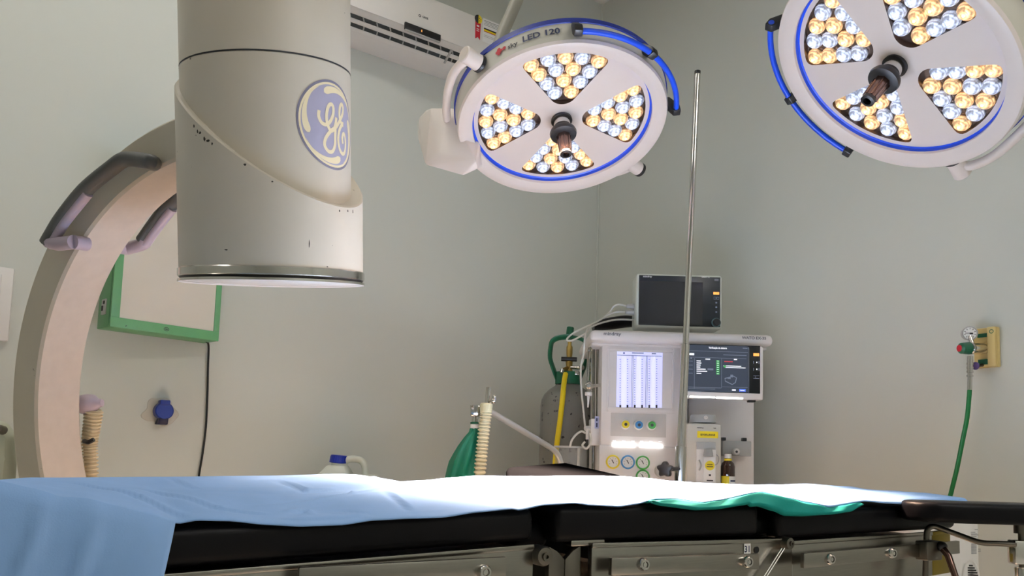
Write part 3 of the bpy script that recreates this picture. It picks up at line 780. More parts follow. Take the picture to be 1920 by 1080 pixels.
def teal():
    lo_px = [(1228, 940.5), (1245, 945), (1310, 953), (1345, 952), (1400, 944), (1409, 942), (1411, 947), (1425, 946), (1455, 955), (1476, 964), (1510, 965), (1560, 962), (1600, 957), (1620, 946)]
    lo = [(p.x, p.z) for p in (onY(x, y, YE-.014) for x, y in lo_px)]
    b = B(); t = bmesh.new(); G = []; n = 90; x0, x1 = lo[0][0], lo[-1][0]
    for i in range(n+1):
        x = x0+(x1-x0)*i/n; zb = pchip(lo, x); zt = max(pchip(near_tab, x)-.0008, zb+.001)
        col = [t.verts.new((x, YE+.20, max(top_z(x, .30)-.012, .945))), t.verts.new((x, YE+.06, max(top_z(x, .10)-.010, .944))), t.verts.new((x, YE+.012, zt-.003))]
        for k in range(6):
            q = k/5; col.append(t.verts.new((x, YE-.006-.008*q + .003*math.sin(x*60+q*2), zt+(zb-zt)*q)))
        col.append(t.verts.new((x, YE-.006, zb-.003))); col.append(t.verts.new((x, YE+.002, zb+.001)))
        G.append(col)
    for i in range(n):
        for j in range(len(G[0])-1): t.faces.new((G[i][j], G[i+1][j], G[i+1][j+1], G[i][j+1]))
    bmesh.ops.recalc_face_normals(t, faces=t.faces)
    b.add(t); o = b.build('surgical_cloth', TEALC, None, 180)
    s = o.modifiers.new('thickness', 'SOLIDIFY'); s.thickness = .0025; s.offset = 0
    return o
tag(teal(), 'teal green folded cloth showing under the front edge of the blue drape', 'cloth')

# ------------------------------------------------------------------ arm board on the near rail (right)
q0 = at(1820, 960, 1.72)
arm = thing('arm_board', 'black padded arm board on a bent steel rod at the lower right corner', 'arm board', base_at(q0))
fm = facing(0, 0)
def camxz(px, py, d): v = cat(px, py, d); return v.x, v.z
xl, zt = camxz(1723, 941, 1.66); xr2, zt2 = camxz(1985, 944, 1.66); _, zb = camxz(1787, 982, 1.66)
poly = []
w0 = .13
for i in range(9): a = rad(90+180*i/8); poly.append((xl+.065+.065*math.cos(a), 1.66+.065+.065*math.sin(a)))
poly += [(xr2+.2, 1.66), (xr2+.2, 1.66+w0)]
b = B(fm @ Matrix.Translation((0, 0, zb)))
b.prism(poly, zt-zb, bev=.012, seg=4); b.build('pad', VINYL, arm, 40)
b = B(fm); x5, z5 = camxz(1912, 1000, 1.71); b.cyl((x5+.005, 1.71, zb+.004), (x5+.005, 1.71, zb-.02), .016, seg=20); b.cyl((x5+.006, 1.71, zb-.02), (x5+.006, 1.71, zb-.30), .009, seg=16); b.build('post', STEELD, arm)
b = B(fm); x6, z6 = camxz(1910, 1035, 1.71); b.box((x6, 1.71, z6), (.034, .03, .052), .004); b.cyl((x6+.004, 1.71, z6-.065), (x6+.004, 1.71, z6-.032), .013, seg=20, bev=.002); b.build('swivel_clamp', CHROME, arm)
rod = [at(x, y, d) for x, y, d in [(1905, 1021, 1.70), (1870, 1019, 1.71), (1838, 1017, 1.72), (1800, 1004, 1.74), (1765, 991, 1.755), (1748, 987, 1.76), (1739, 994, 1.76), (1737, 1012, 1.76), (1736, 1040, 1.76), (1735, 1090, 1.76), (1734, 1120, 1.76)]]
B().tube(rod, .0062, seg=12, n=5).build('support_rod', STEELD, arm)
p = at(1740, 1031, 1.75); mmc = Matrix.Translation(p)
b = B(); b.box((p.x-.004, YN-.038, p.z), (.055, .03, .042), .003); cl = b.build('rail_clamp', STEELD, arm)
b = B(); s0 = p + V((.018, -.02, 0)); s1 = at(1765, 1024, 1.74); s2 = at(1778, 1042, 1.72); s3 = at(1796, 1095, 1.70)
b.tube([s0, s1], .006, seg=10, smooth=False); b.ball(s1, .012, sc=(1.2, 1, .9)); b.build('clamp_screw', BLACKP, cl)
b = B(); b.tube([s1, s2, s3], lambda q: .0085-.002*q, seg=12, smooth=False); b.build('clamp_lever', AMBER, cl)

# second, charcoal arm board beyond the table
q1 = at(1040, 885, 2.35)
ab2 = thing('arm_board', 'charcoal padded arm board tilted up beyond the far edge of the drape', 'arm board', base_at(q1))
A_ = [at(x, y, d) for x, y, d in [(949, 875, 2.16), (1000, 873, 2.4), (1058, 867, 2.85), (1168, 892, 2.55), (1190, 912, 2.2), (950, 893, 2.1)]]
b = B(); pts = []
for p in A_: pts += [p, p + V((0, 0, -.05))]
b.hull(pts, .010, seg=3); b.build('pad', GREYV, ab2, 40)
b = B(); p = at(1040, 885, 2.4); b.cyl((p.x, p.y, 0.03), (p.x, p.y, p.z-.05), .014, seg=16); b.cyl((p.x, p.y, 0), (p.x, p.y, .03), .16, seg=32, bev=.01); b.build('post', STEELD, ab2)

# ------------------------------------------------------------------ on the back wall
# film viewer, swung out a little from the wall
FVD = V((.66, .75, 0)).normalized(); fp0 = cat(206, 612, 2.665)
LV, DV, HV = .4214*.952, .115, .571
mf = frame(rm(*fp0), rm(*FVD), V((0, 0, 1)))
fv = thing('film_viewer', 'green framed x-ray film viewer on the wall behind the C-arm', 'film viewer', mf)
b = B(mf); b.box((LV/2, DV/2+.008, HV/2), (LV, DV-.016, HV), .003); b.build('case', GREENF, fv, 40)
b = B(mf)
fl2, fr2, fbm = .030, .022, .036
for cx, cz, sx, sz in ((LV/2, fbm/2, LV, fbm), (LV/2, HV-fbm/2, LV, fbm), (fl2/2, HV/2, fl2, HV-2*fbm), (LV-fr2/2, HV/2, fr2, HV-2*fbm)):
    b.box((cx, .004, cz), (sx, .010, sz), .0015)
b.build('front_frame', GREENF, fv, 40)
b = B(mf); b.box(((fl2+LV-fr2)/2, .006, HV/2), (LV-fl2-fr2+.004, .006, HV-2*fbm+.004)); b.build('viewing_panel', ACRYL, fv)
b = B(mf); b.box((-.002, .060, .075), (.005, .034, .055), .001); b.box((-.005, .055, .090), (.003, .012, .011), 0, 1); b.box((-.005, .066, .070), (.003, .010, .018), 0, 1); b.build('switch', [SILV, INKK], fv)
b = B(mf); ex, ez = LV*.49, .018
b.ribbon([(.009*math.cos(2*PI*i/16), .006*math.sin(2*PI*i/16)) for i in range(16)], .002, lambda x, y: V((ex+x, -.0016, ez+y)), 0, True)
b.box((ex, -.0014, ez), (.009, .0008, .003)); b.build('emblem', INKK, fv)
cp = [WB @ onYL(x, y, YB-.012) for x, y in [(391, 655), (390, 690), (389, 740), (386, 800), (380, 850), (373, 893), (368, 950), (366, 1100)]]
b = B().tube([mf @ V((LV-.018, DV-.05, .004)), WB @ onYL(391, 648, YB-.03)] + cp[1:], .0042, seg=8); b.build('power_cord', CABLEB, fv)
# blue outlet
p = onYL(304, 771, YB); so = thing('wall_outlet', 'round blue capped power outlet on a rough plaster patch of wall', 'outlet', WB @ p)
mm = WB @ frame(p, (1, 0, 0), (0, -1, 0))
b = B(mm); pp = [(.058*(1+.18*math.sin(3*a)+.1*math.sin(7*a+1))*math.cos(a)-.006, -.058*(1+.15*math.sin(2*a+1)+.1*math.cos(5*a))*math.sin(a)) for a in [2*PI*i/40 for i in range(40)]]
b.prism(pp, .0025, bev=.001, seg=1); b.build('plaster_patch', PLAST, so)
b = B(mm); b.cyl((0, 0, 0), (0, 0, .05), .034, .033, 32, bev=.004); b.box((0, .031, .03), (.036, .02, .05), .004); cap = b.build('cap', SOCKB, so)
b = B(mm); b.hull([(-.016, -.026, .0), (.016, -.026, 0), (-.024, -.052, 0), (.018, -.052, 0), (-.016, -.026, .05), (.016, -.026, .05), (-.020, -.052, .04), (.016, -.052, .04)], .003); b.build('latch', mat('navy_plastic', (6, 18, 58), .4), cap)
# panel at far left
pa, pb = onYL(27, 505, YB), onYL(27, 642, YB)
sw = thing('electrical_panel', 'white hinged electrical panel at the left edge of the picture', 'electrical panel', WB @ V((pa.x-.12, YB, pb.z)))
zc, hh = (pa.z+pb.z)/2, pa.z-pb.z
b = B(WB); b.box((pa.x-.12, YB-.008, zc), (.24, .016, hh), .004); b.build('surround', WHITEP, sw)
b = B(WB); b.box((pa.x-.145, YB-.020, zc+.01), (.22, .014, hh-.075), .004); dr = b.build('cover', WHITEP, sw)
b = B(WB); b.box((pa.x-.056, YB-.028, zc+.012), (.024, .006, .034), .002); b.build('catch', GLASS, dr)
# air conditioner
xa0, xa1 = .80, 1.80
ac = thing('air_conditioner', 'white split air conditioner high on the back wall between the detector and a lamp', 'air conditioner', WB @ V(((xa0+xa1)/2, YB, 2.84)))
prof = [(0, 3.10), (.18, 3.10), (.205, 3.085), (.212, 3.05), (.214, 2.915), (.206, 2.902), (.188, 2.895), (.110, 2.850), (.096, 2.843), (0, 2.843)]
mside = Matrix(((0, 0, 1, xa0), (-1, 0, 0, YB), (0, 1, 0, 0), (0, 0, 0, 1)))
b = B(WB @ mside); b.prism(prof, xa1-xa0, bev=.0)
b.build('body', WHITEP, ac, 50)
b = B(WB); b.box(((xa0+xa1)/2, YB-.2145, 2.992), (xa1-xa0+.002, .006, .172), .002); b.build('front_panel', WHITEP, ac)
# outlet slots below the front panel, lying on the sloping lower face
def acp(x, q, out=0):     # q 0 (front lip) .. 1 (rear lip)
    y0, z0, y1, z1 = .188, 2.895, .112, 2.851
    return V((x, YB-(y0+(y1-y0)*q)-out*.5, z0+(z1-z0)*q-out*.86))
b = B(WB)
def acquad(xa, xb, q0, q1, out, mi): b.faces([acp(xa, q0, out), acp(xb, q0, out), acp(xb, q1, out), acp(xa, q1, out)], [(0, 1, 2, 3)], mi)
acquad(xa0+.03, xa1-.045, .05, .78, .0008, 0)
n = 10
b.build('outlet', VENT, ac)
b = B(WB)
for q in (.36, .80):
    pts = [acp(xa0+.03, q, .004), acp(xa1-.045, q, .004)]
    b.tube(pts, (.0105, .0025), seg=8, smooth=False, flat=acp(1, 1)-acp(1, 0))
b.build('louver', WHITEP, ac); 
for i in range(15):
    x = xa0+.05+i*(xa1-xa0-.11)/14
    b = B(WB)
    b.tube([acp(x, .05, .002), acp(x+.018, .36, .002), acp(x+.024, .78, .002)], .0032, seg=6, smooth=False)
    b.build('fin', SILV, ac)
b = B(WB); b.tube([acp(1.415, .02, .006), acp(1.415, .85, .006)], .006, seg=6, smooth=False); b.build('fin', SILV, ac)
yd = YB-.2178
p = onYL(790, 58, yd-.006); d0, d1 = onYL(759, 47, yd-.006), onYL(826, 71, yd-.006)
b = B(WB); b.box(((d0.x+d1.x)/2, yd-.004, (d0.z+d1.z)/2-.002), (d1.x-d0.x, .012, .033), .003); b.box(((d0.x+d1.x)/2, yd-.004, (d0.z+d1.z)/2-.0205), (d1.x-d0.x-.004, .012, .005), .001, 1); b.box((p.x, yd-.0103, p.z-.002), (.004, .001, .010), 0, 2)
b.build('display', [BLACKP, SILV, LITO], ac)
p = onYL(796, 33, yd); b = B(WB); b.text('GREE', .013, lambda x, y: V((p.x+.004+x*1.0, yd-.0004, p.z+y)), 0); b.ribbon([(.005*math.cos(2*PI*i/12)-.024, .005*math.sin(2*PI*i/12)) for i in range(12)], .003, lambda x, y: V((p.x+x, yd-.0004, p.z+y)), 0, True); b.build('maker_name', INKK, ac)
# energy ribbon and label stickers
p = onYL(897, 36, yd); r_ = .021; b = B(WB)
def st(x, z, l=.0005): return V((x, yd-l, z))
for half, mi in ((1, 0), (-1, 1)):
    b.faces([st(p.x, p.z)] + [st(p.x + half*-r_*math.sin(PI*i/12), p.z + r_*math.cos(PI*i/12)) for i in range(13)], [(0, i+1, i+2) for i in range(12)], mi)
b.faces([st(p.x-.017, p.z-.012, .0003), st(p.x+.014, p.z-.012, .0003), st(p.x+.013, p.z-.10, .0003), st(p.x, p.z-.088, .0003), st(p.x-.014, p.z-.10, .0003)], [(0, 1, 2, 3, 4)], 2)
for zz, h in ((-.030, .008), (-.047, .004), (-.056, .004)): b.faces([st(p.x-.008, p.z+zz), st(p.x+.006, p.z+zz), st(p.x+.006, p.z+zz-h), st(p.x-.008, p.z+zz-h)], [(0, 1, 2, 3)], 3)
for (ex, ez) in ((.006, .006), (.013, .002), (.008, -.006)): b.faces([st(p.x+ex+.0022*math.cos(2*PI*i/8), p.z+ez+.0022*math.sin(2*PI*i/8), .0008) for i in range(8)], [tuple(range(8))], 0)
o = b.build('award_sticker', [INKK, INKY, INKR, INKW], ac); o['label'] = 'red ribbon sticker with a black and yellow round top'
xa, xb = p.x+.026, xa1-.004; zt, zb = p.z+.016, p.z-.10; b = B(WB)
b.faces([st(xa, zt), st(xb, zt), st(xb, zb), st(xa, zb)], [(0, 1, 2, 3)], 0)
for q0, q1, mi, e in ((.40, .46, 1, 0), (.46, .53, 2, 0), (.53, .56, 4, 0), (.08, .10, 3, .3), (.14, .155, 3, .5), (.2, .215, 3, .4), (.26, .275, 3, .5), (.7, .71, 3, .4), (.76, .77, 3, .3)):
    b.faces([st(xa+.006, zt+(zb-zt)*q0, .0009), st(xb-.006-(xb-xa)*e, zt+(zb-zt)*q0, .0009), st(xb-.006-(xb-xa)*e, zt+(zb-zt)*q1, .0009), st(xa+.006, zt+(zb-zt)*q1, .0009)], [(0, 1, 2, 3)], mi)
o = b.build('energy_label', [INKW, INKK, INKY, INKG, INKR], ac); o['label'] = 'white energy label with black and yellow bars'

# ------------------------------------------------------------------ jug on a side table beyond the drape
jp = at(656, 880, 3.05); jm = facing(*(lambda v: (v.x, v.y))(cat(656, 880, 3.05)))
JZ = .66
zj = cat(656, 855, 3.05).z
st_ = thing('side_table', 'small white side table beneath the plastic jug, behind the operating table', 'side table', base_at(jp))
b = B(jm); b.box((0, 0, JZ-.015), (.45, .36, .03), .004); b.build('tabletop', WHITEP, st_)
for sx in (-1, 1):
    for sy in (-1, 1): B(jm).cyl((sx*.19, sy*.15, 0), (sx*.19, sy*.15, JZ-.03), .013, seg=14).build('leg', STEELD, st_)
jug = thing('jug', 'translucent white plastic jug with a blue screw cap, half hidden by the drape', 'jug', jm @ Matrix.Translation((0, 0, JZ)))
def jx(px): return cat(px, 880, 3.05).x-cat(656, 880, 3.05).x
def jz(py): return cat(656, py, 3.05).z
b = B(jm); ztop = jz(889); b.box(((jx(603)+jx(708))/2, 0, (JZ+ztop)/2), (jx(708)-jx(603), .17, ztop-JZ), .02, seg=3)
b.hull([(jx(598)+.004, -.07, ztop-.01), (jx(660), -.07, ztop-.01), (jx(598)+.004, .07, ztop-.01), (jx(660), .07, ztop-.01), (jx(617), -.04, jz(873)), (jx(650), -.04, jz(873)), (jx(617), .04, jz(873)), (jx(650), .04, jz(873))], .006)
b.build('body', JUGW, jug, 40)
b = B(jm); b.cyl((jx(635), 0, jz(874)), (jx(635), 0, jz(868)), .030, seg=24); b.build('neck', JUGW, jug)
b = B(jm); c0, c1 = V((jx(634), 0, jz(869))), V((jx(635), 0, jz(854)))
b.cyl(c0, c1, .034, .033, 32, bev=.003)
for k in range(24): a = 2*PI*k/24; b.tube([c0+V((.034*math.cos(a), .034*math.sin(a), .003)), c1+V((.033*math.cos(a), .033*math.sin(a), -.004))], .0012, seg=5, smooth=False)
b.build('screw_cap', mat('royal_blue_plastic', (14, 38, 150), .35), jug)
b = B(jm); b.tube([(jx(644), 0, jz(882)), (jx(646), 0, jz(866)), (jx(656), 0, jz(861)), (jx(674), 0, jz(862)), (jx(683), 0, jz(872)), (jx(686), 0, jz(892))], (.016, .013), seg=14, n=5, flat=jm.to_3x3() @ V((0, 1, 0))); b.build('handle', JUGW, jug)

# ------------------------------------------------------------------ medical gas outlet on the right wall
XW = XR
g0, g1 = onXL(1831, 652, XW), onXL(1876, 652, XW); gt, gb = onXL(1853, 616, XW), onXL(1853, 690, XW)
yc, zc = (g0.y+g1.y)/2, (gt.z+gb.z)/2; gw, gh = abs(g0.y-g1.y), gt.z-gb.z
go = thing('gas_outlet', 'beige medical oxygen outlet with pressure gauge on the right wall', 'gas outlet', WB @ V((XW, yc, gb.z)))
mg = WB @ Matrix(((0, 0, -1, XW), (-1, 0, 0, yc), (0, 1, 0, zc), (0, 0, 0, 1)))     # x to the right in the picture, y up, z out of the wall
b = B(mg); b.box((0, 0, .010), (gw, gh, .02), .003)
b.box((gw*.30, 0, .025), (gw*.34, gh, .014), .003); b.box((-gw*.18, -.002, .024), (gw*.6, gh*.26, .012), .002); b.box((-gw*.18, gh*.42, .022), (gw*.6, gh*.12, .006), .001)
pn = b.build('panel', BEIGE, go)
b = B(mg); b.box((-gw*.10, gh*.33, .0215), (gw*.42, gh*.13, .004)); b.box((-gw*.10, -gh*.36, .0215), (gw*.42, gh*.13, .004)); b.ribbon([(gw*.33+.006*math.cos(2*PI*i/14), gh*.38+.006*math.sin(2*PI*i/14)) for i in range(15)], .0022, lambda x, y: V((x, y, .0325)), 0); 
b.m = mg; b.build('label_strip', GREEND, pn)
gc = WB @ onXL(1818, 625, XW-.085); gm = frame(gc, rm(1, 0, 0), rm(-.25, -1, -.05))
b = B(gm).lathe([(0, -.02), (.021, -.02), (.0235, -.004), (.0235, .006), (.021, .007), (.0205, .0035), (0, .0035)], seg=32); gg = b.build('pressure_gauge', SILV, go)
b = B(gm); b.lathe([(0, .0037), (.0203, .0037)], seg=32)
for k in range(9):
    a = rad(-50+35*k); b.faces([(r*math.cos(a)+s*math.sin(a), r*math.sin(a)-s*math.cos(a), .004) for r, s in ((.013, -.0008), (.018, -.0008), (.018, .0008), (.013, .0008))], [(0, 1, 2, 3)], 1)
b.box((-.004, 0, .0045), (.020, .0016, .0006), 0, 1); b.box((.004, -.001, .0046), (.010, .005, .0008), 0, 1); b.build('dial', [INKW, INKK], gg)
r0 = mg @ V((-.005, 0, .02)); r1 = WB @ onXL(1822, 653, XW-.10); r2 = WB @ onXL(1799, 653, XW-.14)
b = B(); b.cyl(r0, r1, .016, seg=20); b.cyl(r1, r1+(r2-r1)*.15, .020, seg=20, bev=.002); b.tube([gc+V((.0, 0, -.01)), r1+V((.01, 0, .005))], .007, seg=10, smooth=False); rg_ = b.build('regulator', CHROME, go)
b = B(); b.cyl(r1+(r2-r1)*.1, r2, .0205, .018, 24, bev=.006); b.build('regulator_knob', GREEND, rg_)
dd = (r2-r1).normalized(); b = B(); b.cyl(r2-dd*.001, r2+dd*.002, .011, seg=20); b.build('red_cap', INKR, rg_)
h0, h1 = WB @ onXL(1819, 668, XW-.10), WB @ onXL(1818, 731, XW-.10)
b = B(); b.cyl(h0, h0+(h1-h0)*.45, .009, seg=16); b.cyl(h0+(h1-h0)*.45, h1, .0075, seg=16)
for q in (.2, .32, .44, .56): b.cyl(h0+(h1-h0)*q, h0+(h1-h0)*(q+.05), .0105, seg=16)
b.build('hose_connector', CHROME, go)
pk = WB @ onXL(1829, 686, XW-.06); b = B(); b.cyl(pk+V((.04, 0, .006)), pk, .006, seg=12); b.ball(pk, .012, 1, sc=(1, 1, 1.1)); b.build('purple_knob', [STEELD, PURP], go)
hz = [h1] + [WB @ onXL(x, y, XW-d) for x, y, d in [(1817, 745, .1), (1813, 785, .1), (1804, 830, .1), (1794, 880, .1), (1783, 925, .1), (1772, 975, .11)]]
hz += [hz[-1] + V((-.01, .02, -.45)), V((hz[-1].x-.08, hz[-1].y+.06, .01))]
tag(B().tube(hz, .0072, seg=12).build('gas_hose', HOSEG), 'green rubber hose hanging down the right wall from the oxygen outlet', 'hose')

# ------------------------------------------------------------------ white floor unit at lower right
vx = cat(1795, 1020, 2.16); um = facing(vx.x, vx.y)
un = thing('air_purifier', 'white floor standing unit with printed lines and vent slots under the right arm board', 'appliance', um)
hw = 60/F*2.16
ut = cat(1795, 975, 2.16).z
poly = [(-hw-.05, .02), (-hw-.03, 0), (hw*.0, -.012), (hw*.5, 0), (hw*.85, .03), (hw, .07), (hw, .2), (-hw-.05, .2)]
b = B(um); b.prism(poly, ut, bev=.004); b.build('housing', WHITEP, un, 30)
def up(px, py): v = cat(px, py, 2.16); return v.x-vx.x, v.z
b = B(um)
for px, py, w in [(1831, 993, 7), (1824, 998, 10), (1826, 1001, 14), (1828, 1003, 16), (1826, 1006, 12)] + [(1826, 1020+2.2*k, 12) for k in range(9)] + [(1838, 1030, 6), (1838, 1034, 6)]:
    x, z = up(px, py); yy = -.0126 if x < 0 else -.0126 + x/hw*.024+.0; ww = w/F*2.16
    ya = -.0130+.0*x; 
    f0 = lambda x_: (-.012 + (x_/(hw*.5))*.012 if x_ > 0 else -.012) - .0006
    b.faces([(x-ww/2, f0(x-ww/2), z-.0010), (x+ww/2, f0(x+ww/2), z-.0010), (x+ww/2, f0(x+ww/2), z+.0010), (x-ww/2, f0(x-ww/2), z+.0010)], [(0, 1, 2, 3)])
b.build('printed_text', INKL, un)
b = B(um); x, z = up(1819, 1082); y0 = f0(x)
b.ribbon([(x + .026*math.cos(rad(-10+200*i/20)), z + .046*math.sin(rad(-10+200*i/20))) for i in range(21)], .004, lambda xx, zz: V((xx, f0(xx)-.002, zz)), 0)
for i, hw_ in enumerate((.005, .010, .014, .017, .019, .019)):
    zz = z+.032-i*.0065; b.box((x, f0(x)-.001, zz), (hw_*2, .002, .0035), 0, 1)
b.build('vent', [WHITEP, INKK], un)

# ------------------------------------------------------------------ anaesthesia machine
class Face:
    """A device that squarely faces the camera side of the room: local x right, y away, z up."""
    def __init__(s, px, py, d, z0=0.0):
        v = cat(px, py, d); s.x0, s.d0, s.z0 = v.x, d, z0; s.m = facing(v.x, d, z0)
    def p(s, px, py, d): v = cat(px, py, d); return V((v.x-s.x0, d-s.d0, v.z-s.z0))
    def bx(s, b, cx, cy, w, h, d, th, bev=0.0, mi=0, **k):
        c = s.p(cx, cy, d); b.box((c.x, c.y+th/2, c.z), (w*d/F, th, h*d/F), bev, mi, **k); return b
    def quad(s, b, cx, cy, w, h, d, mi=0):
        c = s.p(cx, cy, d); x, z = w*d/F/2, h*d/F/2
        return b.faces([(c.x-x, c.y, c.z-z), (c.x+x, c.y, c.z-z), (c.x+x, c.y, c.z+z), (c.x-x, c.y, c.z+z)], [(0, 1, 2, 3)], mi)
    def fwd(s, px, py, d):                      # frame at a point of the front, z pointing at the viewer
        return frame(s.p(px, py, d), (1, 0, 0), (0, -1, 0))
    def text(s, b, t, px, py, d, hpx, mi=0, wx=1.0):
        c = s.p(px, py, d); k = d/F
        return b.text(t, round(hpx*k*1.35, 4), lambda x, y: V((c.x+x*wx, c.y, c.z+y)), mi)
A = Face(1285, 800, 2.95)
am = thing('anesthesia_machine', 'white anesthesia machine with lit flow tubes, colour ringed gauges and slate status screen', 'anesthesia machine', A.m)
nb = lambda: B(A.m)
b = nb(); c = A.p(1279, 633, 2.93); w = 348*2.93/F; h = 22*2.93/F
tp = [(-w/2, 0), (w/2, 0), (w/2, .5), (-w/2, .5)]
b.box((c.x, c.y+.25, c.z), (w, .5, h), .02, seg=3); b.box((c.x, c.y+.27, c.z-h/2-.004), (w*.97, .44, .012), .004)
tr = b.build('top_tray', MACH, am, 50)
b = nb(); A.text(b, 'mindray', 1148, 626, 2.9292, 6.5, 0, 1.15); A.text(b, 'WATO EX-35', 1414, 634, 2.9292, 5.2, 0, 1.1); b.build('maker_name', INKG, tr)
# flow meter column
b = nb(); A.bx(b, 1202, 738, 150, 200, 2.985, .40, .006); A.bx(b, 1202, 657, 126, 6, 2.98, .01, .002); A.bx(b, 1202, 769, 126, 8, 2.98, .01, .002); A.bx(b, 1140, 712, 4, 120, 2.98, .01, .002); A.bx(b, 1262, 714, 4, 120, 2.98, .01, .002)
fc = b.build('flow_column', MACH, am, 40)
b = nb(); A.quad(b, 1199, 709, 86, 110, 2.9835, 0)
for px in (1170, 1197.5, 1224.5): A.quad(b, px, 716, 8, 96, 2.9832, 3)

for k in range(6):
    px = 1163 + 13.6*k
    A.quad(b, px, 762, 3.4, 6, 2.983, 1)
    for j in range(20): A.quad(b, px + (1 if k % 2 else -1)*.2, 674+4.4*j, 1.8 if j % 2 else 2.6, 1.0, 2.983, 2)
for px in (1184.5, 1211): A.quad(b, px, 715, .8, 98, 2.983, 2); A.quad(b, px+2.4, 715, .8, 98, 2.983, 2)
A.quad(b, 1199, 667, 84, 1.2, 2.983, 2); A.quad(b, 1170, 662, 3, 3, 2.983, 1); A.quad(b, 1196, 662, 22, 2, 2.983, 2); A.quad(b, 1226, 663, 8, 2, 2.983, 2)
o = b.build('flow_window', [TUBEB, INKK, LITL, TUBEL], fc); o['label'] = 'bright window of lit flow tubes'
b = nb(); A.bx(b, 1197, 797, 104, 44, 2.9845, .004, .001); b.build('knob_recess', MACHD, fc)
for px, py, m in ((1172, 796, YRING), (1197, 797, BRING), (1221, 797.5, GRING)):
    mm = A.fwd(px, py, 2.984); b = nb(); b.lathe([(.019, 0), (.0195, .004), (.017, .014), (.015, .016)], mm, 24); b.lathe([(.015, .016), (.0145, .019), (.008, .020), (0, .020)], mm, 24, 1); b.lathe([(.006, .0203), (.0, .0206)], mm, 12, 2)
    o = b.build('flow_knob', [WHITEP, m, INKK], fc)
b = nb()
for px, py in ((1170, 835), (1221, 836.5)): A.bx(b, px, py, 44, 2.0, 2.9765, .004, .001)
o = b.build('work_light', STRIP, fc); o['label'] = 'bright white work light strips'
b = nb()
for k, px in enumerate((1152, 1169.5, 1187, 1203, 1220.5, 1238)): A.bx(b, px, 826.4+.3*k, 6, 1.2, 2.9840, .002)
b.build('painted_glint', LITW, fc)  # glowing bars painted in for reflections above the work light strips
# lower gauge panel
b = nb(); A.bx(b, 1196, 900, 147, 128, 2.98, .38, .008)
gp = b.build('gauge_panel', MACH, am, 40)
for px, py, m in ((1149, 866, YRING), (1177, 866.5, BRING), (1205, 867.5, GRING), (1205, 893.5, GRING)):
    mm = A.fwd(px, py, 2.98); b = nb(); R = 13*2.98/F
    b.lathe([(R, 0), (R, .006), (R*.88, .009), (R*.80, .009), (R*.78, .005)], mm, 32, 0); b.lathe([(R*.78, .005), (0, .005)], mm, 32, 1)
    b.box((0, .002, .0058), (.003, .016, .0012), 0, 2, m=mm @ Matrix.Rotation(.5, 4, 'Z'))
    for k in range(7):
        a = rad(-30+40*k); b.box((R*.56*math.cos(a), R*.56*math.sin(a), .0054), (.003, .0014, .0006), 0, 2, m=mm)
    b.build('gauge', [m, INKW, INKK], gp)
# dark gap, right column, display, bracket
b = nb(); A.bx(b, 1282, 770, 15, 270, 3.01, .3, .003); b.build('center_strut', SILV, am)
b = nb(); A.bx(b, 1352, 840, 124, 206, 3.06, .30, .006); rc = b.build('right_column', MACH, am, 40)
b = nb(); A.bx(b, 1356, 697.5, 152, 102, 2.90, .05, .006); b.bm.faces.ensure_lookup_table(); ds = b.build('display', MACH, am, 40)
b = nb(); A.bx(b, 1353, 691, 146, 91, 2.8985, .004, .0015); b.build('screen_glass', SCRD, ds)
b = nb(); A.quad(b, 1342, 691, 122, 88, 2.8978, 0)
Z = 2.8974
for args in [(1342, 651+.5, 122, .0, 0)]: pass
A.text(b, 'Verificação do sistema', 1346, 652.5, Z, 3.6, 1, .78)
A.quad(b, 1397, 653, 9, 1.4, Z, 5); A.quad(b, 1403.5, 653, 1, 4, Z, 5)
A.quad(b, 1342, 659, 122, .7, Z, 5); A.quad(b, 1342, 671, 116, .7, Z, 5); A.quad(b, 1353, 700, .7, 56, Z, 5); A.quad(b, 1302, 700, .7, 58, Z, 5); A.quad(b, 1404, 695, .8, 84, Z, 5); A.quad(b, 1378, 726, 48, .6, Z, 5)
A.quad(b, 1296, 664, 11, 4, Z, 1); A.quad(b, 1378, 666, 44, 1.3, Z, 5); A.quad(b, 1327, 672.6+.8, 9, 1.8, Z, 1); A.quad(b, 1379, 674, 6, 2, Z, 1); A.quad(b, 1296, 671.5, 3, 2.5, Z, 5)
for k, wd_ in enumerate((8, 9, 7.5, 7, 17, 20, 9)):
    A.quad(b, 1306+wd_/2, 676.6+3.9*k, wd_, 1.7, Z, 1)
    A.quad(b, 1346, 677+3.95*k, 6.5, 3.0, Z, 2); A.quad(b, 1346, 677+3.95*k, 3.5, .8, 2.8970, 1)
for k in range(4): A.quad(b, 1294, 677+7.5*k, 10, .8, Z, 5)
A.quad(b, 1332, 692.5, 11, 3.4, Z, 5)
A.quad(b, 1366, 678, 16, 1.6, Z, 3); A.quad(b, 1359, 687, 4, 4, Z, 2); A.quad(b, 1373, 686.4, 34, 1.5, Z, 1); A.quad(b, 1379, 689.4, 38, 1.4, Z, 1)
cc = A.p(1371, 712, Z); k_ = Z/F
b.ribbon([(cc.x+x*k_, cc.z+y*k_) for x, y in ((-12, 2), (-11, -3), (2, -9), (8, -5), (10, 4), (4, 7))], 1.8*k_, lambda x, y: V((x, cc.y, y)), 5, True); A.quad(b, 1367, 709, 6, 3, Z, 5); A.quad(b, 1372, 705, 5, 5, Z, 5)
A.quad(b, 1321, 726.5, 62, 1.0, Z, 5); A.quad(b, 1316, 729, 50, 1.0, Z, 5); A.quad(b, 1376, 731.5, 7, 2.6, Z, 1); A.quad(b, 1392, 732, 12, 4.5, Z, 4); A.quad(b, 1392, 732, 8, 1.2, 2.8970, 1)
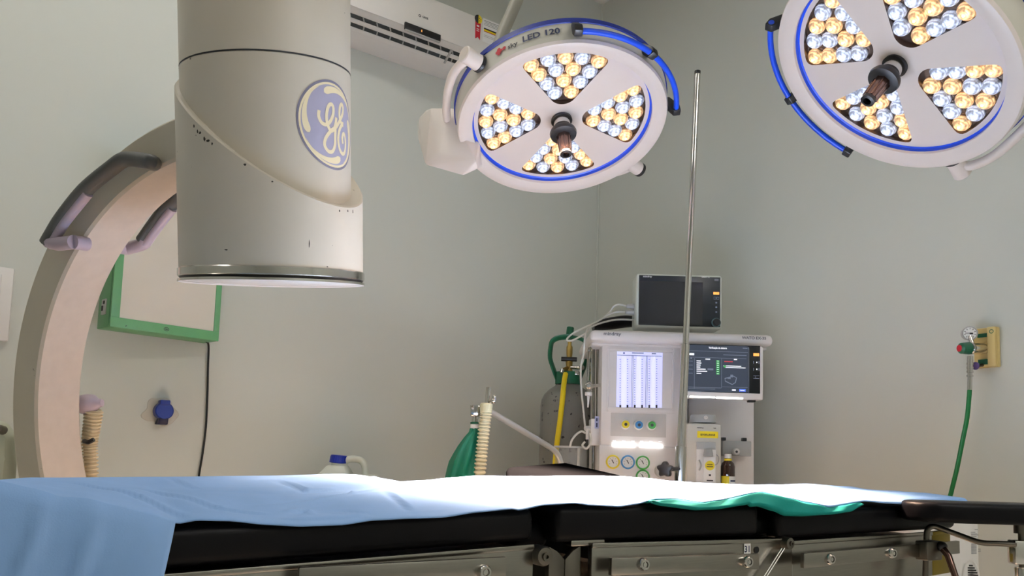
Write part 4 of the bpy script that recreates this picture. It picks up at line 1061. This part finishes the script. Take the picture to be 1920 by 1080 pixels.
o = b.build('status_page', [SCRU, LITW, LITG, LITR, LITB, LITL], ds); o['label'] = 'lit slate grey status page'
b = nb(); A.quad(b, 1418, 665, 11, 5.5, Z, 0)
for py in (679.5, 692.5): 
    for sx in (-1, 1): A.quad(b, 1418+sx*5, py, 1.2, 5, Z, 1)
    A.quad(b, 1419, py, 2, 2.5, Z, 2)
A.quad(b, 1418, 704.5, 11, .8, Z, 1); A.quad(b, 1418, 709.5, 11, .8, Z, 1); A.quad(b, 1417, 707, 1, 4, Z, 1)
b.build('touch_keys', [LITO, LITL, LITW], ds)
b = nb(); 
for px, py, w_ in ((1317, 744.5, 47), (1368, 746.5, 50)): A.bx(b, px, py, w_, 3.0, 2.899, .004, .001)
b.build('reading_light', STRIP, ds)
b = nb(); A.bx(b, 1411, 751, 13, 6, 2.91, .03, .003); b.build('foot', BLACKP, ds)
b = nb(); A.bx(b, 1382, 841, 54, 28, 3.0, .06, .003); bk = b.build('bracket', SILV, rc)
b = nb(); mm = A.fwd(1240, 883, 2.98); b.lathe([(.027, 0), (.027, .012), (.023, .016), (0, .016)], mm, 28); b.build('round_dial', SILV, gp)
b = nb(); mm = A.fwd(1379, 847, 3.0); b.lathe([(.014, 0), (.014, .012), (.011, .016), (0, .016)], mm, 24); b.lathe([(.005, .0165), (0, .017)], mm, 12, 1); b.build('button', [WHITEP, INKK], bk)
for px, py in ((1358, 823), (1397, 824)):
    b = nb(); A.bx(b, px, py, 7, 6, 3.01, .03, .002); b.build('clip', BLACKP, bk)
# left rails and the small suction controller box
for px in (1113.5, 1121):
    b = nb(); b.cyl(A.p(px, 641, 3.10), A.p(px-2, 960, 3.10), .006, seg=12); b.build('side_pole', STEEL, am)
b = nb(); b.cyl(A.p(1115, 637, 3.06), A.p(1115, 649, 3.06), .024, .020, 20, bev=.003); b.build('tray_boss', SILV, am)
b = nb(); A.bx(b, 1117, 810, 19, 50, 3.02, .08, .005); sb = b.build('control_box', MACH, am, 40)
b = nb(); A.bx(b, 1119, 792, 8, 23, 3.019, .002); A.quad(b, 1119, 787, 3, 6, 3.0182, 1); A.quad(b, 1119, 797, 3, 8, 3.0182, 1); o = b.build('label_plate', [mat('lilac_label', (176, 180, 214), .5), INKN], sb)
b = nb(); b.cyl(A.p(1108, 803, 3.04), A.p(1097, 803, 3.03), .010, seg=14); b.cyl(A.p(1101, 803, 3.03), A.p(1101, 824, 3.03), .006, seg=12)
b.build('port', WHITEP, sb)
for pts in ([(1098, 812), (1090, 809), (1080, 815), (1072, 826), (1069, 838)], [(1106, 812), (1108, 828), (1100, 841), (1092, 835), (1097, 828)]):
    b = nb(); b.tube([A.p(x, y, 2.98) for x, y in pts], .0042, seg=8); b.build('suction_tube', CABLEW, sb)
# oxygen flow meter hanging at the left of the machine
fmr = thing('flow_meter', 'small chrome and clear flow meter on the left side of the anesthesia machine', 'flow meter', facing(cat(1104, 724, 3.0).x, 3.0))
b = nb(); b.cyl(A.p(1103.5, 716, 3.0), A.p(1106, 656, 3.0), .0095, seg=18); b.ball(A.p(1106.2, 655, 3.0), .0095); b.build('sight_tube', GLASS, fmr)
b = nb(); b.ball(A.p(1104, 724, 3.0), .017, sc=(1, 1, 1.1)); b.cyl(A.p(1104, 724, 3.0), A.p(1104.2, 714, 3.0), .008, seg=14); b.cyl(A.p(1104, 723, 2.985), A.p(1104, 723, 2.968), .009, .007, 16); b.cyl(A.p(1108, 724, 3.0), A.p(1128, 722, 3.02), .007, seg=14); b.build('valve_body', CHROME, fmr)
b = nb(); b.cyl(A.p(1103.5, 735, 3.0), A.p(1103.3, 742, 3.0), .0145, seg=18, bev=.002); b.cyl(A.p(1103.3, 742, 3.0), A.p(1102.5, 764, 3.0), .006, .0028, 14); b.build('outlet_cone', WHITEP, fmr)
# bag arm with its bracket, a part of the machine
b = nb(); pts = [A.p(917, 771, 2.55), A.p(950, 790, 2.64), A.p(1000, 820, 2.76), A.p(1030, 838, 2.84), A.p(1044, 850, 2.87), A.p(1051, 866, 2.88), A.p(1053, 885, 2.89), A.p(1054, 960, 2.90)]
b.tube(pts, .0105, seg=14, n=5); lowp = A.p(1054, 960, 2.90); b.tube([lowp, V((lowp.x+.01, lowp.y, .84)), V((lowp.x+.05, lowp.y+.01, .805)), V((lowp.x+.3, lowp.y+.1, .803))], .0105, seg=12)
ba = b.build('bag_arm', SATIN, am)
b = nb(); b.cyl(A.p(913, 768, 2.55), A.p(916, 726, 2.55), .0085, seg=14, bev=.002); b.cyl(A.p(917, 752, 2.54), A.p(929, 749, 2.53), .005, seg=10); b.ball(A.p(925, 752, 2.535), .010); b.ball(A.p(927, 744, 2.535), .007); b.build('post', CHROME, ba)
b = nb(); b.cyl(A.p(882, 760, 2.55), A.p(886.5, 783, 2.55), .001, seg=8); A.bx(b, 891, 770, 18, 22, 2.535, .03, .006); b.cyl(A.p(890, 781, 2.55), A.p(890, 795, 2.55), .010, seg=16); b.cyl(A.p(900, 768, 2.55), A.p(915, 767, 2.55), .012, seg=16); b.build('bag_mount', CHROME, ba)
# base cabinet (mostly behind the table)
zt_ = A.p(1200, 960, 2.98).z
b = nb(); b.box((0.025, .24, .45), (.62, .50, .62), .015); cab = b.build('cabinet', MACH, am, 40)
for k in range(3):
    b = nb(); b.box((0.025, -.014, .26+.19*k), (.58, .02, .17), .006); dr = b.build('drawer', MACHD, cab)
b = nb(); b.box((0.03, .22, .11), (.58, .62, .08), .02); b.build('wheel_base', SILV, am)
for sx in (-1, 1):
    for sy in (-.02, .46): B(A.m).cyl((sx*.22+.015, sy, .045), (sx*.22+.045, sy, .045), .045, seg=20, bev=.006).build('caster_wheel', BLACKP, am)
b = nb(); b.box((.01, .16, .775), (.66, .40, .03), .006); b.build('worktop', MACH, am)

# vaporizer and bottle
vp = thing('vaporizer', 'off-white vaporizer with a yellow label, standing on the anesthesia machine', 'vaporizer', facing(cat(1318, 850, 2.84).x, 2.84))
b = nb(); A.bx(b, 1320, 850, 66, 112, 2.83, .13, .010); b.build('body', VAPG, vp, 40)
b = nb(); cpt = A.p(1318, 792, 2.83+.06); b.lathe([(0, 0), (.048, 0), (.048, .022), (.045, .029), (0, .031)], Matrix.Translation(cpt+V((0, 0, -.002))), 40)
cp_ = b.build('dial_cap', SILV, vp); b = nb(); mm = A.fwd(1323, 783, 2.84); b.lathe([(.007, 0), (.007, .004), (.0045, .005), (.004, .003), (0, .003)], mm, 16); b.build('release_button', WHITEP, cp_)
b = nb(); A.bx(b, 1327, 815, 39, 12.5, 2.829, .0012); A.text(b, 'SEVOFLURANE', 1327, 815.5, 2.8286, 3.8, 1, .82); A.text(b, 'mindray', 1313, 802, 2.8288, 2.6, 1, 1.1); A.text(b, 'V60', 1340, 803, 2.8288, 2.4, 1); o = b.build('name_label', [INKY, INKK], vp); o['label'] = 'yellow printed label'
b = nb(); A.bx(b, 1324, 872, 38, 74, 2.825, .03, .004); A.bx(b, 1324, 836, 36, 14, 2.8248, .003, .001, 1); fb_ = b.build('filler_block', [WHITEP, SILV], vp, 40)
b = nb(); mm = A.fwd(1327, 851, 2.825); b.cyl(A.p(1328, 856, 2.815), A.p(1328, 842, 2.815), .018, .014, 20, bev=.002); b.build('filler_cap', SILV, fb_)
b = nb(); A.bx(b, 1330, 880, 22, 46, 2.822, .004, .001); mm = A.fwd(1331, 873, 2.8215); b.lathe([(.0175, 0), (0, .0004)], mm, 24, 1); A.quad(b, 1331, 871, 10, 1.3, 2.8208, 2); A.quad(b, 1331, 875, 12, 1.3, 2.8208, 2); A.quad(b, 1331, 891, 4, 3.4, 2.8212, 2); A.quad(b, 1331, 901, 12, 2.2, 2.8212, 2); b.build('scale_label', [INKW, YRING, INKK], fb_)
b = nb(); b.tube([A.p(1343, 852, 2.825), A.p(1348, 858, 2.822), A.p(1346, 868, 2.822), A.p(1341, 872, 2.825)], .0018, seg=8); b.tube([A.p(1311, 862, 2.822), A.p(1315, 872, 2.818), A.p(1311, 882, 2.822)], .003, seg=8); b.build('lever', SILV, fb_)
zt2 = A.p(1318, 906, 2.83).z
b = nb(); c = A.p(1330, 912, 2.83); b.box((c.x+.03, c.y+.08, zt2-.02), (.23, .2, .025), .004); b.build('mount_shelf', SILV, am)
bo = thing('bottle', 'brown glass bottle with a white cap and yellow neck band beside the vaporizer', 'bottle', facing(cat(1368, 905, 2.83).x, 2.83, zt2))
c = A.p(1367.5, 906, 2.83); bz = lambda py: A.p(1367.5, py, 2.83).z - c.z
k_ = 2.83/F; mm = Matrix.Translation(c + V((0, .02, -.006)))
b = nb(); b.lathe([(0, 0), (12.6*k_, 0), (13*k_, .003), (13*k_, bz(872)), (11.5*k_, bz(866)), (7*k_, bz(861)), (6.4*k_, bz(858)), (6.4*k_, bz(853)), (0, bz(853))], mm, 28); b.build('glass_body', BROWNG, bo)
b = nb(); b.lathe([(6.6*k_, bz(857.5)), (7*k_, bz(857)), (7*k_, bz(862)), (8*k_, bz(863))], mm, 24); b.build('neck_band', YRING, bo)
b = nb(); b.lathe([(0, bz(848)), (6.3*k_, bz(848)), (6.6*k_, bz(849)), (6.6*k_, bz(856))], mm, 24); b.build('cap', WHITEP, bo)
b = nb(); b.lathe([(13.15*k_, bz(904)), (13.15*k_, bz(890))], mm, 20, 0, rad(-95), rad(40)); b.lathe([(13.15*k_, bz(904)), (13.15*k_, bz(890))], mm, 10, 1, rad(-170), rad(-95)); b.lathe([(13.25*k_, bz(900)), (13.25*k_, bz(897))], mm, 10, 2, rad(-85), rad(-20)); b.build('paper_label', [INKW, YRING, INKN], bo)

# patient monitor on the top tray
mo = thing('patient_monitor', 'switched off patient monitor in a pale frame on top of the anesthesia machine', 'monitor', facing(cat(1273, 618, 3.05).x, 3.05, A.p(1273, 618, 3.05).z))
MD = 3.05
b = nb(); A.bx(b, 1273.5, 564.5, 164, 104, MD, .11, .012, seg=3); b.build('frame', mat('pale_grey_bezel', (214, 220, 214), .4), mo, 40)
b = nb(); c = A.p(1274, 564.5, MD-.0006); w, h = 155*MD/F, 96*MD/F; b.box((c.x, c.y, c.z), (w, .004, h), .0015); b.build('front_panel', SCRM, mo)
b = nb(); A.bx(b, 1258, 568, 121, 83, MD-.0034, .002); b.build('screen', mat('screen_off_glass', (38, 38, 40), .06, var=.02), mo)
b = nb(); Y = MD-.0033; A.text(b, 'mindray', 1214, 518.5, Y, 3.4, 0, 1.15); A.text(b, 'uMEC 12', 1323, 519.5, Y, 3.0, 0, 1.0); A.quad(b, 1343.5, 525, 8, 4, Y, 1); b.build('printed_names', [INKW, INKG], mo)
b = nb(); A.quad(b, 1343, 550, 11, 5, Y, 0); c = A.p(1343, 559, Y); k_ = Y/F
b.ribbon([(c.x+x*k_, c.z+y*k_) for x, y in ((-5, 2), (5, 2), (5, -2), (-5, -2))], .8*k_, lambda x, y: V((x, c.y, y)), 1, True); A.quad(b, 1343, 559, 2, 2, Y, 1)
for py in (567.5, 576, 585): A.quad(b, 1343, py, 3, 3, Y, 1)
b.build('keys', [LITO, LITL], mo)
b = nb(); mm = A.fwd(1342.5, 605, MD-.002); b.lathe([(.0185, 0), (.0185, .004), (.0155, .006), (.0150, .004)], mm, 28, 0); b.lathe([(.015, .004), (.0145, .014), (.012, .016), (0, .016)], mm, 28, 1); b.build('rotary_knob', [mat('teal_grey_rim', (92, 122, 130), .4), BLACKP], mo)
for py, px0 in ((574, 1170), (585, 1168)):
    b = nb(); b.cyl(A.p(1190, py+1, MD+.05), A.p(px0+4, py, MD+.05), .011, .008, 16, bev=.002); b.build('cable_plug', SILV, mo)
cabs = [[(1174, 574, .05), (1160, 571, .05), (1150, 575, .05), (1143, 586, .06), (1128, 598, .07), (1114, 606, .08)],
        [(1172, 585, .05), (1155, 585, .05), (1141, 590, .05), (1120, 603, .06), (1098, 613, .06), (1080, 622, .05), (1068, 630, .04), (1063, 637, .03), (1071, 639, .02), (1088, 631, .0), (1100, 624, -.03), (1107, 616, -.04)],
        [(1189, 600, .05), (1165, 599, .04), (1145, 601, .04), (1120, 608, .03), (1104, 616, .0), (1100, 622, -.03), (1096, 640, -.06), (1094, 665, -.06), (1089, 690, -.06), (1090, 730, -.05), (1094, 770, -.04), (1097, 800, -.02)]]
for cs in cabs:
    b = nb(); b.tube([A.p(x, y, MD+d) for x, y, d in cs], .0038, seg=8); b.build('cable', CABLEW, mo)
bp = thing('pressure_cuff', 'black rolled cuff lying under the cables left of the patient monitor', 'cuff', facing(cat(1155, 612, 3.2).x, 3.2, A.p(1155, 612, 3.2).z))
b = nb(); b.tube([A.p(1112, 613, 3.2), A.p(1130, 609, 3.2), A.p(1150, 606, 3.2), A.p(1172, 603, 3.2), A.p(1196, 603, 3.2)], lambda q: (.008+.018*math.sin(PI*min(1, .15+q*.6)), .05), seg=14, flat=(0, 0, 1)); b.build('wrap', VINYL, bp); b = nb(); b.tube([A.p(1140, 600, 3.16), A.p(1165, 597, 3.16), A.p(1192, 598, 3.16)], .004, seg=8); b.build('air_tube', CABLEB, bp)

# ------------------------------------------------------------------ IV pole
ip = thing('iv_pole', 'tall slanting stainless pole standing in front of the anesthesia machine', 'pole', facing(cat(1272, 950, 2.62).x, 2.62))
pt, pbm = at(1308, 134, 2.62), at(1274, 906, 2.62); ax = (pbm-pt).normalized(); pj = at(1285.5, 645, 2.62)
floorp = pt + ax*((pt.z-.03)/-ax.z)
b = B(); b.cyl(pj + ax*.05, pt, .0105, seg=18, bev=.001); b.cyl(pt - ax*.002, pt + ax*.012, .0108, seg=18, bev=.001, mi=1); b.build('upper_tube', [CHROME, BLACKP], ip)
b = B(); b.cyl(floorp, pj, .0142, seg=20, bev=.002); b.build('lower_tube', CHROME, ip)
b = B(); pk2 = at(1277, 835, 2.62); b.cyl(pk2 - ax*-.0 , pk2 + ax*.16, .0180, seg=20, bev=.003); b.build('sleeve', CHROME, ip)
kc, ks = at(1250, 880, 2.52), at(1273, 879, 2.61); kd = (kc-ks).normalized(); km = frame(kc, (0, 0, 1), kd)
b = B(); b.cyl(ks, kc, .007, seg=12)
P = [((.0225+.0040*math.cos(5*a))*math.cos(a), (.0225+.0040*math.cos(5*a))*math.sin(a)) for a in [2*PI*i/50 for i in range(50)]]
b.prism(P, .024, m=km, bev=.003, seg=2); b.build('clamp_knob', BLACKP, ip)
b = B()
for k in range(5):
    a = 2*PI*k/5+.3; b.tube([floorp + V((0, 0, .05)), floorp + V((.14*math.cos(a), .14*math.sin(a), .03)), floorp + V((.22*math.cos(a), .22*math.sin(a), .0))], .011, seg=10)
b.build('star_base', STEEL, ip)

# ------------------------------------------------------------------ oxygen cylinder
OD = 3.46
oc = thing('gas_cylinder', 'grey gas cylinder with black markings and a green valve guard beside the anesthesia machine', 'gas cylinder', facing(cat(1063, 800, OD).x, OD))
O = Face(1063, 800, OD)
oz = lambda py: O.p(1063, py, OD).z
b = B(O.m); R = .121; zs, zn_ = oz(762), oz(719)
prof = [(0, 0), (R-.01, 0), (R, .012), (R, zs)] + [(R*math.cos(a)*1.0 + .0, zs + (zn_-zs)*math.sin(a)) for a in [rad(15*k) for k in range(1, 5)]] + [(.052, zn_-.004), (.048, zn_+.004), (0, zn_+.004)]
b.lathe(prof, None, 48); b.build('body', CYLG, oc, 40)
b = B(O.m); b.lathe([(.048, zn_-.006), (.058, zn_-.004), (.058, zn_+.05), (.046, zn_+.052)], None, 32)
zz = lambda py: oz(py)
for s in (-1, 1):
    b.tube([(s*.048, 0, zz(712)), (s*.066, 0, zz(693)), (s*.083, 0, zz(672)), (s*.081, 0, zz(650)), (s*.075, 0, zz(641)), (s*.055, 0, zz(635)), (s*.02, 0, zz(632)), (0, 0, zz(632))], (.020, .007), seg=12, n=5, flat=O.m.to_3x3() @ V((0, 1, 0)))
b.cyl((0, 0, zz(636)), (.006, 0, zz(613)), .0165, seg=20, bev=.003)
b.build('valve_guard', GREEND, oc, 40)
b = B(O.m); b.lathe([(0, zz(715)), (.017, zz(715)), (.017, zz(696)), (.013, zz(692)), (.016, zz(680)), (.011, zz(672)), (.014, zz(664)), (.014, zz(652)), (.009, zz(648)), (.009, zz(641)), (0, zz(641))], Matrix.Translation((.002, -.02, 0)), 18)
b.cyl((.0, -.02, zz(690)), (-.03, -.06, zz(697)), .009, seg=12); vb = b.build('valve', BRASS, oc)
b = B(O.m); b.cyl((-.035, -.03, zz(675)), (.035, -.03, zz(675)), .010, seg=14); b.build('valve_wheel', BLACKP, vb)
b = B(O.m); b.cyl((.01, -.03, zz(690)), (.05, -.05, zz(691)), .008, seg=14); b.ball((.055, -.05, zz(691)), .013); b.box((.035, -.05, zz(701)), (.02, .012, .02), .003); b.cyl((-.03, -.06, zz(696)), (-.034, -.066, zz(703)), .009, seg=14); b.build('fitting', CHROME, vb)
yh = [O.p(1060.5, 701, OD-.07), O.p(1058, 715, OD-.1), O.p(1055, 745, OD-.16), O.p(1050, 790, OD-.17), O.p(1044, 835, OD-.17), O.p(1040, 890, OD-.17), O.p(1038, 1000, OD-.17)]
b = B(O.m); b.tube(yh, .0115, seg=12); tag(b.build('gas_hose', HOSEY), 'yellow hose running down in front of the grey gas cylinder', 'hose')
# suction jar
J = Face(1070, 880, 3.1); 
jr = thing('suction_jar', 'clear suction jar at the left of the anesthesia machine, in front of the grey cylinder', 'jar', facing(cat(1070, 880, 3.1).x, 3.1))
jz2 = lambda py: J.p(1070, py, 3.1).z
b = B(J.m); b.lathe([(0, .60), (.058, .60), (.063, .61), (.066, jz2(838)), (.063, jz2(838)), (.060, .62), (0, .612)], None, 40); b.build('vessel', JARC, jr)
b = B(J.m); b.lathe([(.066, jz2(840)), (.0695, jz2(840)), (.0695, jz2(836.5)), (.060, jz2(836.5))], None, 40); b.build('rim', mat('frosted_plastic', (206, 208, 208), .3, alpha=.7), jr)
b = B(J.m)
for x_ in (.03,): b.cyl((x_, -.01, .64), (x_, -.01, jz2(840)), .006, seg=10)
b.build('inner_tube', CABLEW, jr)
b = B(J.m); b.box((0, .0, .585), (.16, .16, .02), .004); b.cyl((0, 0, .03), (0, 0, .575), .015, seg=16); b.cyl((0, 0, 0), (0, 0, .03), .12, seg=30, bev=.01); b.build('stand', STEELD, jr)

# breathing bag and corrugated hose on the bag arm
bg = thing('breathing_bag', 'dark green rubber breathing bag hanging from the bent steel arm', 'breathing bag', facing(cat(890, 800, 2.55).x, 2.55))
G = Face(890, 800, 2.55)
b = B(G.m); n = 18; t = bmesh.new(); rows = []
prof = [(803, 881, 899, .012), (810, 879, 900, .013), (820, 870, 902, .018), (835, 859, 903, .026), (850, 850, 904, .034), (865, 842, 903, .040), (880, 838, 902, .043), (895, 835, 902, .045), (940, 834, 902, .045), (985, 842, 899, .038), (1010, 858, 890, .012)]
for py, xa, xb_, dy in prof:
    p, q = G.p(xa, py, 2.55), G.p(xb_, py, 2.55); c = (p+q)/2; rx = (q.x-p.x)/2
    rows.append([t.verts.new((c.x + rx*math.cos(2*PI*i/36)*(1+.04*math.sin(7*2*PI*i/36+py*.01)), c.y + dy*math.sin(2*PI*i/36)*(1+.22*math.sin(8*2*PI*i/36+.02*(py-800))), p.z+(q.z-p.z)*(.5+.5*math.cos(2*PI*i/36)))) for i in range(36)])
for a_ in range(len(rows)-1):
    for i in range(36): t.faces.new((rows[a_][i], rows[a_][(i+1) % 36], rows[a_+1][(i+1) % 36], rows[a_+1][i]))
t.faces.new(rows[0]); t.faces.new(rows[-1][::-1]); bmesh.ops.recalc_face_normals(t, faces=t.faces)
b.add(t); b.build('bag', TEALB, bg, 70)
b = B(G.m); b.cyl(G.p(890, 804, 2.55), G.p(890, 795, 2.55), .0135, seg=24, bev=.002); b.build('neck_clamp', WHITEP, bg)
b = B(G.m); b.cyl(G.p(890, 795, 2.55), G.p(890, 791, 2.55), .0145, seg=24, bev=.001); b.build('cuff', GREEND, bg)
hp2 = [G.p(x, y, 2.51) for x, y in [(912, 757, ), (911, 775), (908, 800), (905, 830), (902, 860), (899, 895), (897, 950), (897, 1010)]]
hq = smooth_path(hp2, 26)
ch = thing('breathing_hose', 'cream corrugated breathing hose hanging beside the green breathing bag', 'hose', facing(cat(905, 830, 2.51).x, 2.51))
b = B(G.m); b.tube(hq, lambda q: .0155 + (.0045 if int(q*len(hq)/3) % 2 else 0), seg=16, smooth=False); b.build('tube', mat('pale_corrugated_plastic', (196, 190, 160), .45), ch, 60)
b = B(G.m); b.cyl(G.p(912, 756, 2.51), G.p(911, 776, 2.51), .0205, .0195, 24, bev=.004); b.build('connector', mat('pale_khaki_plastic', (182, 182, 152), .45), ch)

# ------------------------------------------------------------------ camera and view
cam = bpy.data.cameras.new('camera'); cam.sensor_width = 36; cam.lens = F/1920*36; cam.shift_y = 180/1920
cam.clip_start = .02
co = bpy.data.objects.new('camera', cam); COL.objects.link(co)
mc = Matrix((rm(*_r), rm(*_u), rm(*(-_w)))).transposed().to_4x4(); mc.translation = CAM
co.matrix_world = mc; SC.camera = co
wd = bpy.data.worlds.new('world'); SC.world = wd; wd.use_nodes = True
wd.node_tree.nodes['Background'].inputs[0].default_value = (.05, .05, .05, 1)
vs = SC.view_settings; SC.display_settings.display_device = 'sRGB'
vs.view_transform = 'Standard'; vs.look = 'None'; vs.gamma = 1; vs.use_curve_mapping = False; vs.exposure = 0.0
